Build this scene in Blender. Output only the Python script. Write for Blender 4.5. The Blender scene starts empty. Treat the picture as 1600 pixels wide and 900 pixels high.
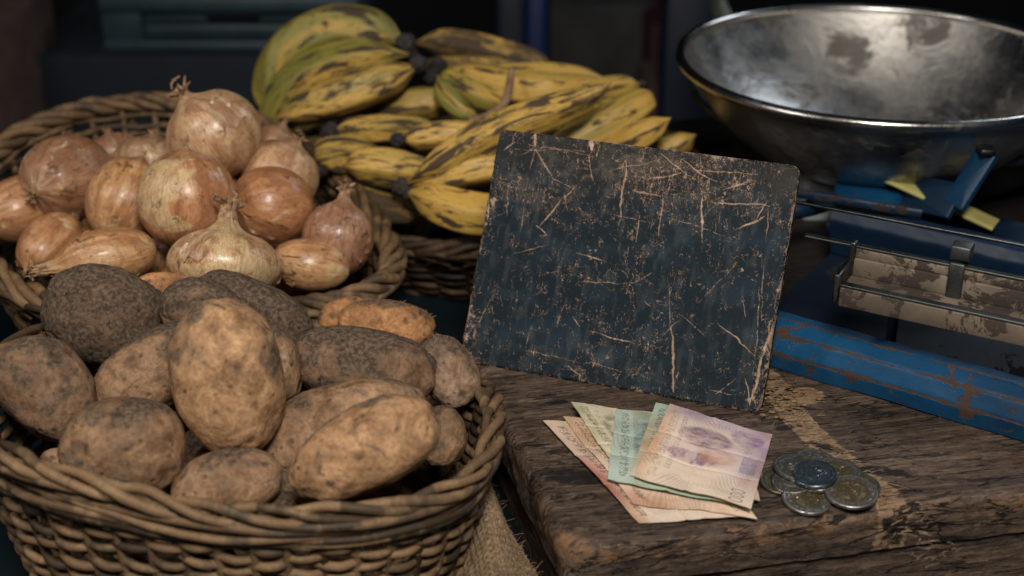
import bpy, math, random
import numpy as np
rng = np.random.RandomState(7); random.seed(7)
S = bpy.context.scene; COL = S.collection
R = math.radians
# ---------------------------------------------------------------- camera
PITCH = R(26); FPX = 2222.0; CH = 0.42
CC = np.array([0, 0, CH])
cR = np.array([1., 0, 0]); cU = np.array([0, math.sin(PITCH), math.cos(PITCH)]); cF = np.array([0, math.cos(PITCH), -math.sin(PITCH)])
cam = bpy.data.cameras.new('camera'); co = bpy.data.objects.new('camera', cam); COL.objects.link(co)
co.location = CC; co.rotation_euler = (math.pi/2 - PITCH, 0, 0)
cam.sensor_width = 36; cam.lens = 50; cam.clip_start = .02; cam.clip_end = 60
cam.dof.use_dof = True; cam.dof.focus_distance = .80; cam.dof.aperture_fstop = 5.6
S.camera = co
S.render.engine = 'CYCLES'
S.view_settings.view_transform = 'Standard'; S.view_settings.look = 'None'; S.view_settings.exposure = 0.0; S.view_settings.gamma = 1
S.cycles.max_bounces = 6; S.cycles.use_denoising = True
# ---------------------------------------------------------------- light
w = bpy.data.worlds.new('World'); S.world = w; w.use_nodes = True
w.node_tree.nodes['Background'].inputs[0].default_value = (.16, .34, .62, 1)
w.node_tree.nodes['Background'].inputs[1].default_value = .026
def area(name, loc, target, size, sy, power, col):
    power *= 1.08
    l = bpy.data.lights.new(name, 'AREA'); l.shape = 'RECTANGLE'; l.size = size; l.size_y = sy; l.energy = power; l.color = col
    o = bpy.data.objects.new(name, l); COL.objects.link(o); o.location = loc
    d = np.array(target) - np.array(loc)
    from mathutils import Vector
    o.rotation_euler = Vector(d).to_track_quat('-Z', 'Y').to_euler(); return o
area('key_lamp', (.06, -.12, .98), (-.04, .75, 0), .26, .24, 12.6, (1, .93, .83))
area('side_lamp', (-.75, .45, .75), (-.1, .8, .05), .16, .30, 2.3, (1, .93, .85))
area('rear_lamp', (1.1, 1.75, 1.0), (.25, 1.0, .05), .35, .35, 3.0, (.80, .90, 1))
# ---------------------------------------------------------------- helpers
def ray(x, y): return cR*(x-800)/FPX + cU*(450-y)/FPX + cF
def PZ(x, y, z=0.0):
    d = ray(x, y); return CC + d*(z-CH)/d[2]
def PY(x, y, Y):
    d = ray(x, y); return CC + d*Y/d[1]
def depth(P): return float((np.array(P)-CC) @ cF)
def unit(v): v = np.asarray(v, float); return v/np.linalg.norm(v)
def _h(ix, iy, iz, s):
    n = (ix*374761393 + iy*668265263 + iz*2147483647 + s*1274126177) & 0xffffffff
    n = ((n ^ (n >> 13))*1274126177) & 0xffffffff
    n = ((n ^ (n >> 16))*2246822519) & 0xffffffff
    return ((n ^ (n >> 15)) & 0xffffff)/float(0xffffff)
def vn(P, s=0):
    P = np.asarray(P, float); sh = P.shape[:-1]; P = P.reshape(-1, 3)
    f = np.floor(P); i = f.astype(np.int64); t = P-f; t = t*t*(3-2*t); o = 0
    for a in (0, 1):
        for b in (0, 1):
            for c in (0, 1):
                wgt = (t[:, 0] if a else 1-t[:, 0])*(t[:, 1] if b else 1-t[:, 1])*(t[:, 2] if c else 1-t[:, 2])
                o = o + wgt*_h(i[:, 0]+a, i[:, 1]+b, i[:, 2]+c, s)
    return (o*2-1).reshape(sh)
def fbm(P, s=0, o=4, g=.5):
    P = np.asarray(P, float); r = 0; a = 1; n = 0
    for k in range(o): r = r + a*vn(P*2**k+17.3*k, s+k*31); n += a; a *= g
    return r/n
def sm(a, b, x):
    t = np.clip((x-a)/(b-a), 0, 1); return t*t*(3-2*t)
class MB:
    def __init__(s): s.V = []; s.Q = []; s.n = 0; s.A = {}
    def grid(s, P, wu=False, wv=False, flip=False, **at):
        P = np.asarray(P, float); nu, nv = P.shape[:2]
        idx = np.arange(nu*nv).reshape(nu, nv)+s.n
        a = idx if wu else idx[:-1]; b = np.roll(idx, -1, 0) if wu else idx[1:]
        if wv: a2 = np.roll(a, -1, 1); b2 = np.roll(b, -1, 1)
        else: a2 = a[:, 1:]; b2 = b[:, 1:]; a = a[:, :-1]; b = b[:, :-1]
        q = np.stack([a, b, b2, a2], -1).reshape(-1, 4)
        if flip: q = q[:, ::-1]
        s.V.append(P.reshape(-1, 3)); s.Q.append(q); s.n += nu*nv
        for k, v in at.items():
            v = np.asarray(v, float)
            if v.ndim == 0: v = np.full(nu*nv, float(v))
            elif v.ndim == 1 and v.size == 3: v = np.tile(v, (nu*nv, 1))
            else: v = v.reshape(nu*nv, -1); v = v[:, 0] if v.shape[1] == 1 else v
            s.A.setdefault(k, []).append((len(s.V)-1, v))
        return s
    def box(s, c, d, ax=None, bev=.0, **at):
        """box of half sizes d with bevelled edges in axes ax"""
        ax = np.eye(3) if ax is None else np.array(ax); c = np.array(c, float); d = np.array(d, float)
        b = min(bev if bev else .08*d.min(), d.min()*.9)
        def ring(z, o):
            x, y = d[0]-o, d[1]-o; r = b
            pts = []
            for (sx, sy) in ((1, 1), (-1, 1), (-1, -1), (1, -1)):
                ks = (0, .5, 1) if sx*sy > 0 else (1, .5, 0)
                for k in ks:
                    a = k*math.pi/2
                    pts.append((sx*(x-r+r*math.cos(a)), sy*(y-r+r*math.sin(a)), z))
            return pts
        dz = d[2]
        rows = [[(0, 0, -dz)]*12, ring(-dz, b*.9), ring(-dz+b*.3, b*.3), ring(-dz+b, 0), ring(dz-b, 0), ring(dz-b*.3, b*.3), ring(dz, b*.9), [(0, 0, dz)]*12]
        P = np.array(rows) @ ax + c
        return s.grid(P, wv=True, flip=True, **at)
    def tube(s, pts, r, n=8, closed=False, flat=1.0, up=None, **at):
        pts = np.asarray(pts, float); N = len(pts)
        r = np.broadcast_to(np.asarray(r, float), (N,))
        if closed: T = np.roll(pts, -1, 0)-np.roll(pts, 1, 0)
        else: T = np.gradient(pts, axis=0)
        T /= np.linalg.norm(T, axis=1)[:, None]+1e-12
        if up is not None:
            U = np.broadcast_to(np.asarray(up, float), (N, 3)); A = np.cross(T, U); A /= np.linalg.norm(A, axis=1)[:, None]+1e-12; B = np.cross(A, T)
        else:
            A = np.zeros((N, 3)); v = np.cross(T[0], [0.13, .2, .97]); A[0] = v/np.linalg.norm(v)
            for k in range(1, N):
                v = A[k-1]-T[k]*(A[k-1]@T[k]); A[k] = v/(np.linalg.norm(v)+1e-12)
            B = np.cross(T, A)
        ph = np.arange(n)*2*math.pi/n
        P = pts[:, None]+r[:, None, None]*(A[:, None]*np.cos(ph)[None, :, None]+B[:, None]*(flat*np.sin(ph))[None, :, None])
        at2 = {}
        for k, v in at.items():
            v = np.asarray(v, float)
            if v.ndim == 1 and v.size == N and k != 'mer': v = np.repeat(v[:, None], n, 1)
            at2[k] = v
        return s.grid(P, wu=closed, wv=True, flip=True, **at2)
def link(o, parent=None):
    COL.objects.link(o)
    if parent is not None: o.parent = parent
    return o
def mesh(name, mb, mat, parent=None, origin=None, smooth=True):
    V = np.concatenate(mb.V); Q = np.concatenate(mb.Q)
    if parent is not None:
        org = np.array(parent['_org'])
    else: org = V.mean(0) if origin is None else np.array(origin, float)
    me = bpy.data.meshes.new(name); me.vertices.add(len(V)); me.vertices.foreach_set('co', (V-org).astype(np.float32).ravel())
    me.loops.add(len(Q)*4); me.loops.foreach_set('vertex_index', Q.astype(np.int32).ravel())
    me.polygons.add(len(Q)); me.polygons.foreach_set('loop_start', np.arange(0, len(Q)*4, 4, dtype=np.int32))
    me.polygons.foreach_set('loop_total', np.full(len(Q), 4, dtype=np.int32))
    me.update(calc_edges=True); me.validate()
    if len(me.vertices) == len(V):
        for k, L in mb.A.items():
            dim = L[0][1].ndim
            full = np.zeros((len(V), 3) if dim == 2 else len(V))
            off = np.cumsum([0]+[len(v) for v in mb.V])
            for i, v in L: full[off[i]:off[i+1]] = v
            if dim == 2:
                a = me.attributes.new(k, 'FLOAT_VECTOR', 'POINT'); a.data.foreach_set('vector', full.astype(np.float32).ravel())
            else:
                a = me.attributes.new(k, 'FLOAT', 'POINT'); a.data.foreach_set('value', full.astype(np.float32))
    if smooth: me.polygons.foreach_set('use_smooth', np.ones(len(me.polygons), bool))
    me.materials.append(mat)
    o = bpy.data.objects.new(name, me); link(o, parent); o['_org'] = [float(x) for x in org]
    if parent is None: o.location = org
    return o
def thing(name, loc, label, cat, group=None):
    o = bpy.data.objects.new(name, None); link(o); o.location = loc; o['_org'] = [float(x) for x in loc]; o.empty_display_size = .01
    tag(o, label, cat, group); return o
def tag(o, label=None, cat=None, group=None, kind=None):
    if label: o['label'] = label
    if cat: o['category'] = cat
    if group: o['group'] = group
    if kind: o['kind'] = kind
    return o
def spline(pts, n, closed=False):
    P = np.asarray(pts, float); m = len(P)
    seg = m if closed else m-1
    t = np.linspace(0, seg, n, endpoint=not closed); i = np.minimum(t.astype(int), seg-1); f = (t-i)[:, None]
    g = lambda k: P[k % m] if closed else P[np.clip(k, 0, m-1)]
    a, b, c, d = g(i-1), g(i), g(i+1), g(i+2)
    return .5*((2*b)+(-a+c)*f+(2*a-5*b+4*c-d)*f**2+(-a+3*b-3*c+d)*f**3)
# ---------------------------------------------------------------- node helper
class NT:
    def __init__(s, name, rough=.6, metal=0.0, spec=.5):
        s.m = bpy.data.materials.new(name); s.m.use_nodes = True; s.t = s.m.node_tree; s.b = s.t.nodes['Principled BSDF']
        s.b.inputs['Roughness'].default_value = rough; s.b.inputs['Metallic'].default_value = metal; s.b.inputs['Specular IOR Level'].default_value = spec
    def n(s, typ, ins={}, **kw):
        x = s.t.nodes.new(typ)
        for k, v in kw.items(): setattr(x, k, v)
        for k, v in ins.items(): s.put(x.inputs[k], v)
        return x
    def put(s, sock, v):
        if isinstance(v, bpy.types.NodeSocket): s.t.links.new(v, sock)
        elif isinstance(v, bpy.types.Node): s.t.links.new(v.outputs[0], sock)
        else:
            if isinstance(v, (tuple, list)) and len(v) == 3 and sock.type == 'RGBA': v = (*v, 1)
            sock.default_value = v
    def set(s, **kw):
        for k, v in kw.items(): s.put(s.b.inputs[k.replace('_', ' ')], v)
    def obj(s): return s.n('ShaderNodeTexCoord').outputs['Object']
    def attr(s, a, out='Fac'): return s.n('ShaderNodeAttribute', attribute_name=a).outputs[out]
    def vmul(s, v, k): return s.n('ShaderNodeVectorMath', {0: v, 1: k}, operation='MULTIPLY').outputs[0]
    def vadd(s, v, k): return s.n('ShaderNodeVectorMath', {0: v, 1: k}, operation='ADD').outputs[0]
    def m_(s, op, a, b=0.0, c=None, clamp=False):
        x = s.n('ShaderNodeMath', {0: a, 1: b}, operation=op); x.use_clamp = clamp
        if c is not None: s.put(x.inputs[2], c)
        return x.outputs[0]
    def noise(s, v, scale, detail=4, rough=.55, dist=0.0):
        return s.n('ShaderNodeTexNoise', {'Vector': v, 'Scale': scale, 'Detail': detail, 'Roughness': rough, 'Distortion': dist}).outputs[0]
    def ramp(s, f, a, b, lo=0.0, hi=1.0):
        return s.n('ShaderNodeMapRange', {'Value': f, 'From Min': a, 'From Max': b, 'To Min': lo, 'To Max': hi}, interpolation_type='SMOOTHSTEP').outputs[0]
    def mix(s, f, a, b):
        x = s.n('ShaderNodeMix', data_type='RGBA'); s.put(x.inputs[0], f); s.put(x.inputs[6], a); s.put(x.inputs[7], b); return x.outputs[2]
    def mul(s, a, b, f=1.0):
        x = s.n('ShaderNodeMix', data_type='RGBA', blend_type='MULTIPLY'); s.put(x.inputs[0], f); s.put(x.inputs[6], a); s.put(x.inputs[7], b); return x.outputs[2]
    def bump(s, h, strength=.5, dist=.001, prev=None):
        x = s.n('ShaderNodeBump', {'Height': h, 'Strength': strength, 'Distance': dist})
        if prev is not None: s.put(x.inputs['Normal'], prev)
        return x.outputs[0]
    def oinfo(s): return s.n('ShaderNodeObjectInfo')
def plain(name, col, rough=.6, metal=0.0, var=.25, scale=30, bump=.15):
    m = NT(name, rough, metal); c = m.obj(); f = m.noise(c, scale, 5)
    m.set(Base_Color=m.mix(m.ramp(f, .3, .7), tuple(x*(1-var) for x in col), tuple(min(1, x*(1+var)) for x in col)), Normal=m.bump(m.noise(c, scale*6, 4), bump, .001))
    return m.m
# potato skin: object colour = skin tint, alpha = how much soil
def mat_potato():
    m = NT('potato_skin', .85, 0, .25); oi = m.oinfo(); c = m.vadd(m.obj(), m.vmul(oi.outputs['Random'], (3., 5., 7.)))
    n1 = m.noise(c, 22, 5, .6, .3); n2 = m.noise(c, 58, 7, .66, .5); n3 = m.noise(c, 420, 4, .6); n4 = m.noise(c, 40, 6, .7, .6)
    skin = m.mul(m.mix(m.ramp(n2, .3, .7), (.5, .43, .37), (1.35, 1.3, 1.25)), oi.outputs['Color'])
    al = oi.outputs['Alpha']
    d = m.m_('ADD', m.m_('MULTIPLY', n1, .55), m.m_('MULTIPLY', n2, .45))
    thr = m.m_('SUBTRACT', .672, m.m_('MULTIPLY', al, .32))
    dirt = m.ramp(m.m_('ADD', m.m_('SUBTRACT', d, thr), m.m_('ADD', m.m_('MULTIPLY', m.m_('SUBTRACT', n3, .5), .08), m.m_('MULTIPLY', m.attr('sl'), .12))), -.035, .055)
    col = m.mix(m.m_('MULTIPLY', dirt, .85), skin, m.mix(m.ramp(n3, .3, .7), (.036, .027, .021), (.125, .092, .066)))
    spots = m.ramp(n4, .60, .68)
    col = m.mix(m.m_('MULTIPLY', spots, .8), col, (.04, .03, .02))
    ey = m.attr('eye'); col = m.mix(m.m_('MULTIPLY', m.ramp(ey, .25, .95), .6), col, (.045, .028, .018))
    vo = m.n('ShaderNodeTexVoronoi', {'Vector': c, 'Scale': 130.0, 'Randomness': 1.0}).outputs[0]
    pit = m.ramp(vo, .05, .22)
    col = m.mul(col, m.mix(pit, (.45, .4, .36), (1, 1, 1)), .75)
    col = m.mul(col, m.mix(m.ramp(n3, .35, .65), (.75, .74, .72), (1.2, 1.2, 1.2)), .8)
    b = m.bump(n3, .55, .0009); b = m.bump(n2, .7, .0022, b); b = m.bump(pit, .4, .0012, b)
    m.set(Base_Color=col, Normal=b, Roughness=m.ramp(dirt, 0, 1, .62, .95)); return m.m
def mat_onion():
    m = NT('onion_skin', .33, 0, .5); oi = m.oinfo(); a = m.attr('mer', 'Vector'); ln = m.attr('lat')
    rv = m.vmul(oi.outputs['Random'], (13., 7., 9.)); c = m.vadd(m.obj(), rv)
    mv = m.vadd(a, rv)
    s1 = m.noise(mv, 3.2, 4, .55, .3); s2 = m.noise(mv, 22, 3, .6); blob = m.noise(c, 26, 4, .55, .5); fine = m.noise(c, 300, 5, .7); bl2 = m.noise(m.vadd(c, (4., 4., 4.)), 55, 5, .65, .8)
    base = oi.outputs['Color']
    col = m.mul(m.mix(m.ramp(s1, .3, .7), (.74, .60, .50), (1.18, 1.2, 1.22)), base)
    pale = m.m_('MULTIPLY', m.ramp(m.m_('ADD', blob, m.m_('MULTIPLY', m.m_('SUBTRACT', oi.outputs['Alpha'], .5), .5)), .56, .60), .8)
    col = m.mix(pale, col, m.mix(m.ramp(s2, .3, .7), (.58, .40, .20), (.76, .60, .36)))
    rust = m.ramp(m.m_('ADD', bl2, m.m_('MULTIPLY', m.m_('SUBTRACT', fine, .5), .25)), .52, .60)
    col = m.mix(m.m_('MULTIPLY', rust, .6), col, (.33, .145, .08))
    vein = m.ramp(s2, .60, .68); col = m.mix(m.m_('MULTIPLY', vein, .30), col, (.2, .075, .035))
    th = m.ramp(m.m_('ABSOLUTE', m.m_('SUBTRACT', m.noise(m.vmul(mv, (1., 1., .6)), 11, 2, .5, .3), .5)), .0, .035); col = m.mul(col, m.mix(th, (.62, .5, .42), (1, 1, 1)), .7); col = m.mul(col, m.mix(m.ramp(fine, .3, .7), (.78, .74, .7), (1.15, 1.15, 1.15)), .8)
    soil = m.ramp(m.noise(c, 90, 6, .75, 1.0), .565, .64); col = m.mix(m.m_('MULTIPLY', soil, .75), col, (.06, .035, .022))
    end = m.ramp(ln, .82, .98); col = m.mix(m.m_('MULTIPLY', end, .7), col, m.mix(s2, (.11, .06, .03), (.5, .32, .17)))
    b = m.bump(s2, .35, .0012); b = m.bump(m.noise(c, 160, 5, .7, .5), .3, .0008, b); b = m.bump(pale, .5, .0003, b)
    m.set(Base_Color=col, Normal=b, Roughness=m.ramp(blob, .35, .65, .26, .42), Coat_Weight=.2, Coat_Roughness=.18, Subsurface_Weight=.0, Subsurface_Radius=(.006, .003, .001)); return m.m
# plantain: object colour r = greenness, g = how black
def mat_plantain():
    m = NT('plantain_peel', .5, 0, .4); oi = m.oinfo(); sep = m.n('ShaderNodeSeparateColor', {0: oi.outputs['Color']})
    a = m.attr('mer', 'Vector'); t = m.attr('lat'); rv = m.vmul(oi.outputs['Random'], (31., 17., 23.)); mv = m.vadd(a, rv); c = m.vadd(m.obj(), rv)
    n1 = m.noise(m.vmul(mv, (1.9, 1.9, 1.5)), 1.0, 6, .62, .6); n2 = m.noise(m.vmul(mv, (1.0, 1.0, .5)), 1.0, 3); n3 = m.noise(m.vmul(mv, (10., 10., 5.)), 1.0, 5, .7)
    yel = m.mix(n3, (.53, .315, .055), (.72, .46, .12)); grn = m.mix(n3, (.15, .155, .03), (.28, .26, .05))
    g = m.ramp(m.m_('ADD', n2, m.m_('SUBTRACT', sep.outputs[0], .5)), .34, .72)
    col = m.mix(g, yel, grn)
    k = m.m_('SUBTRACT', .645, m.m_('MULTIPLY', sep.outputs[1], .22))
    blk = m.m_('MAXIMUM', m.ramp(m.m_('SUBTRACT', n1, k), -.03, .04), m.m_('MULTIPLY', m.ramp(m.m_('SUBTRACT', n3, k), .02, .07), .85))
    ridge = m.attr('ridge'); col = m.mix(m.m_('MULTIPLY', ridge, .35), col, (.17, .10, .025))
    blk = m.m_('MAXIMUM', blk, m.m_('MULTIPLY', m.m_('MULTIPLY', m.ramp(ridge, .5, 1.), m.ramp(n1, .5, .58)), .9))
    blk = m.m_('MAXIMUM', blk, m.ramp(t, .90, .96))
    col = m.mix(m.m_('MULTIPLY', blk, .93), col, m.mix(n3, (.018, .013, .013), (.06, .038, .03)))
    m.set(Base_Color=col, Normal=m.bump(m.noise(c, 250, 4), .2, .0006), Roughness=m.ramp(blk, 0, 1, .48, .75)); return m.m
def mat_wicker(name, tint=(1, 1, 1)):
    m = NT(name, .6, 0, .35); c = m.obj(); r = m.attr('rnd'); al = m.attr('al')
    mv = m.n('ShaderNodeCombineXYZ', {0: m.m_('MULTIPLY', al, 22.0), 1: m.m_('MULTIPLY', r, 91.0), 2: 0.0}).outputs[0]
    n1 = m.noise(mv, 1.0, 4, .6); n2 = m.noise(c, 500, 4, .6); n3 = m.noise(c, 60, 4, .6)
    col = m.mix(m.ramp(r, 0, 1), (.034, .022, .012), (.255, .155, .08)); col = m.mix(m.ramp(n1, .50, .66, 0, .9), col, (.06, .042, .03))
    col = m.mix(m.ramp(n3, .50, .68, 0, .6), col, (.36, .235, .125)); col = m.mul(col, m.mix(n2, (.45, .45, .45), (1.4, 1.4, 1.4)), .9)
    col = m.mul(col, tint)
    m.set(Base_Color=col, Normal=m.bump(m.noise(m.vmul(mv, (4., 9., 1.)), 1.0, 4), .3, .0008, m.bump(n2, .5, .0006))); return m.m
def mat_wood():
    m = NT('old_board_wood', .68, 0, .3); v = m.attr('wvec', 'Vector')
    tan = m.attr('tan'); blk = m.attr('blk'); wear = m.attr('wear')
    g1 = m.noise(m.vmul(v, (7., 85., 60.)), 1.0, 8, .72, .3); g2 = m.noise(m.vmul(v, (45., 520., 300.)), 1.0, 6, .75, .5); n3 = m.noise(v, 30, 6, .7, .4); n4 = m.noise(m.vmul(v, (60., 190., 100.)), 1.0, 9, .8, 1.2); n5 = m.noise(v, 9, 4)
    col = m.mix(m.ramp(g1, .33, .68), (.048, .035, .028), (.160, .116, .089)); col = m.mul(col, m.mix(m.ramp(g2, .3, .7), (.5, .48, .46), (1.45, 1.42, 1.4)), .9)
    n6 = m.noise(m.vmul(v, (150., 330., 300.)), 1.0, 7, .8, .6); col = m.mul(col, m.mix(m.ramp(n6, .32, .68), (.42, .40, .38), (1.55, 1.52, 1.5)), .85)
    col = m.mul(col, m.mix(m.ramp(n5, .3, .7), (.7, .68, .66), (1.25, 1.25, 1.25)), .8)
    t = m.ramp(m.m_('ADD', m.m_('MULTIPLY', tan, 1.0), m.m_('MULTIPLY', m.m_('SUBTRACT', m.m_('ADD', m.m_('MULTIPLY', n4, .5), m.m_('MULTIPLY', n6, .5)), .5), 4.2)), .46, .74)
    col = m.mix(m.m_('MULTIPLY', t, .85), col, m.mix(m.ramp(n6, .3, .7), (.16, .095, .055), (.46, .31, .19)))
    w_ = m.ramp(m.m_('ADD', wear, m.m_('MULTIPLY', m.m_('SUBTRACT', n4, .5), 2.0)), .62, .76)
    col = m.mix(m.m_('MULTIPLY', w_, .8), col, m.mix(g2, (.20, .105, .055), (.36, .21, .12)))
    kk = m.ramp(m.m_('ADD', blk, m.m_('MULTIPLY', m.m_('SUBTRACT', n4, .5), 2.4)), .50, .66)
    k2 = m.ramp(m.m_('ADD', m.m_('MULTIPLY', g1, .5), m.m_('MULTIPLY', n4, .5)), .60, .65)
    k2 = m.m_('MULTIPLY', k2, .8); k = m.m_('MAXIMUM', m.m_('MULTIPLY', kk, .93), k2)
    col = m.mix(k, col, (.012, .010, .011))
    crk = lambda a, b, e: m.m_('SUBTRACT', 1.0, m.ramp(m.m_('ABSOLUTE', m.m_('SUBTRACT', m.noise(m.vmul(v, (a, b, 60.)), 1.0, 4, .55, .5), .5)), e*.3, e)); crack = m.m_('MULTIPLY', m.m_('MAXIMUM', crk(6., 45., .010), crk(14., 120., .016)), m.ramp(n3, .42, .56)); col = m.mix(m.m_('MULTIPLY', crack, .9), col, (.008, .006, .006))
    b = m.bump(g2, .6, .0012); b = m.bump(g1, .55, .0014, b); b = m.bump(m.m_('SUBTRACT', 1.0, crack), .8, .002, b)
    m.set(Base_Color=col, Normal=b, Roughness=m.ramp(n3, .3, .7, .5, .8)); return m.m
def mat_vcol(name, rough=.7, spec=.3, bscale=600, bstr=.25, fib=None):
    m = NT(name, rough, 0, spec); c = m.obj(); h = m.attr('h')
    col = m.attr('pc', 'Color'); n = m.noise(c, bscale, 4, .7)
    col = m.mul(col, m.mix(n, (.78, .78, .78), (1.2, 1.2, 1.2)), .7)
    m.set(Base_Color=col, Normal=m.bump(n, bstr, .0005, m.bump(h, .8, .0006))); return m.m
def mat_metal(name, col, rough, dirt=.5, dscale=22, dcol=(.03, .025, .022), bmp=.12, dth=.56):
    m = NT(name, rough, 1, .5); c = m.obj(); n1 = m.noise(c, dscale, 6, .7, .5); n2 = m.noise(c, dscale*9, 5, .7); n3 = m.noise(c, dscale*.4, 4, .6)
    d = m.ramp(n1, dth, dth+.12, 0, dirt)
    cc = m.mix(m.ramp(n3, .3, .7), tuple(x*.7 for x in col), col); cc = m.mul(cc, m.mix(n2, (.75, .75, .75), (1.15, 1.15, 1.15)), .6)
    m.set(Base_Color=m.mix(d, cc, dcol), Metallic=m.m_('SUBTRACT', 1.0, m.m_('MULTIPLY', d, .8)), Roughness=m.ramp(m.m_('ADD', n3, m.m_('MULTIPLY', n2, .3)), .4, .9, rough*.75, rough*1.7), Normal=m.bump(n1, bmp, .003, m.bump(n2, .2, .0006))); return m.m
def mat_paint(name, col, rust=.5, rough=.42, rcol=(.07, .035, .022), scale=28):
    m = NT(name, rough, 0, .5); c = m.obj(); n1 = m.noise(c, scale, 7, .7, .6); n2 = m.noise(c, scale*7, 5, .7); n3 = m.noise(c, scale*.35, 3)
    e = m.attr('edge')
    r = m.ramp(m.m_('ADD', n1, m.m_('MULTIPLY', e, .30)), .80-.25*rust, .83-.25*rust)
    base = m.mix(m.ramp(n3, .3, .7), tuple(x*.6 for x in col), tuple(min(1, x*1.3) for x in col)); base = m.mul(base, m.mix(n2, (.6, .6, .6), (1.25, 1.25, 1.25)), .7)
    m.set(Base_Color=m.mix(r, base, m.mix(n2, tuple(x*.45 for x in rcol), tuple(x*1.7 for x in rcol))), Roughness=m.ramp(r, 0, 1, rough, .9), Normal=m.bump(m.m_('SUBTRACT', 1.0, r), .5, .0008, m.bump(n2, .25, .0006))); return m.m
M_pot = mat_potato(); M_on = mat_onion(); M_pl = mat_plantain()
M_w1 = mat_wicker('wicker_brown'); M_w2 = mat_wicker('wicker_weathered', (.85, .82, .78)); M_w3 = mat_wicker('wicker_dark', (.42, .38, .36))
M_wood = mat_wood()
# ---------------------------------------------------------------- setting
def sheet(name, x0, x1, y0, y1, z, mat, n=60, amp=0.0):
    X, Y = np.meshgrid(np.linspace(x0, x1, n), np.linspace(y0, y1, n), indexing='ij')
    Z = z + amp*fbm(np.stack([X*4, Y*4, X*0], -1), 3)
    return mesh(name, MB().grid(np.stack([X, Y, Z], -1)), mat)
tag(sheet('floor', -6, 6, -2, 9, -.85, plain('dark_floor', (.03, .028, .028), .8, scale=3)), kind='structure')
bw = MB(); Xb, Zb = np.meshgrid(np.linspace(-6, 6, 30), np.linspace(-.85, 4, 20), indexing='ij')
bw.grid(np.stack([Xb, Xb*0+4.2, Zb], -1)); tag(mesh('back_wall', bw, plain('dark_wall', (.012, .014, .018), .8, scale=3)), kind='structure')
st = thing('market_table', (0, 1.0, -.85), 'low dark market table top under the three wicker baskets', 'table')
mesh('table_top', MB().box((0.1, .82, -.0775), (.95, .52, .0165), bev=.004), mat_paint('table_paint', (.005, .013, .017), .4), st)
for sx in (-.78, .98):
    for sy in (.36, 1.28): mesh('leg', MB().box((sx, sy, -.472), (.03, .03, .376), bev=.004), plain('leg_wood', (.03, .02, .015)), st)
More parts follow.
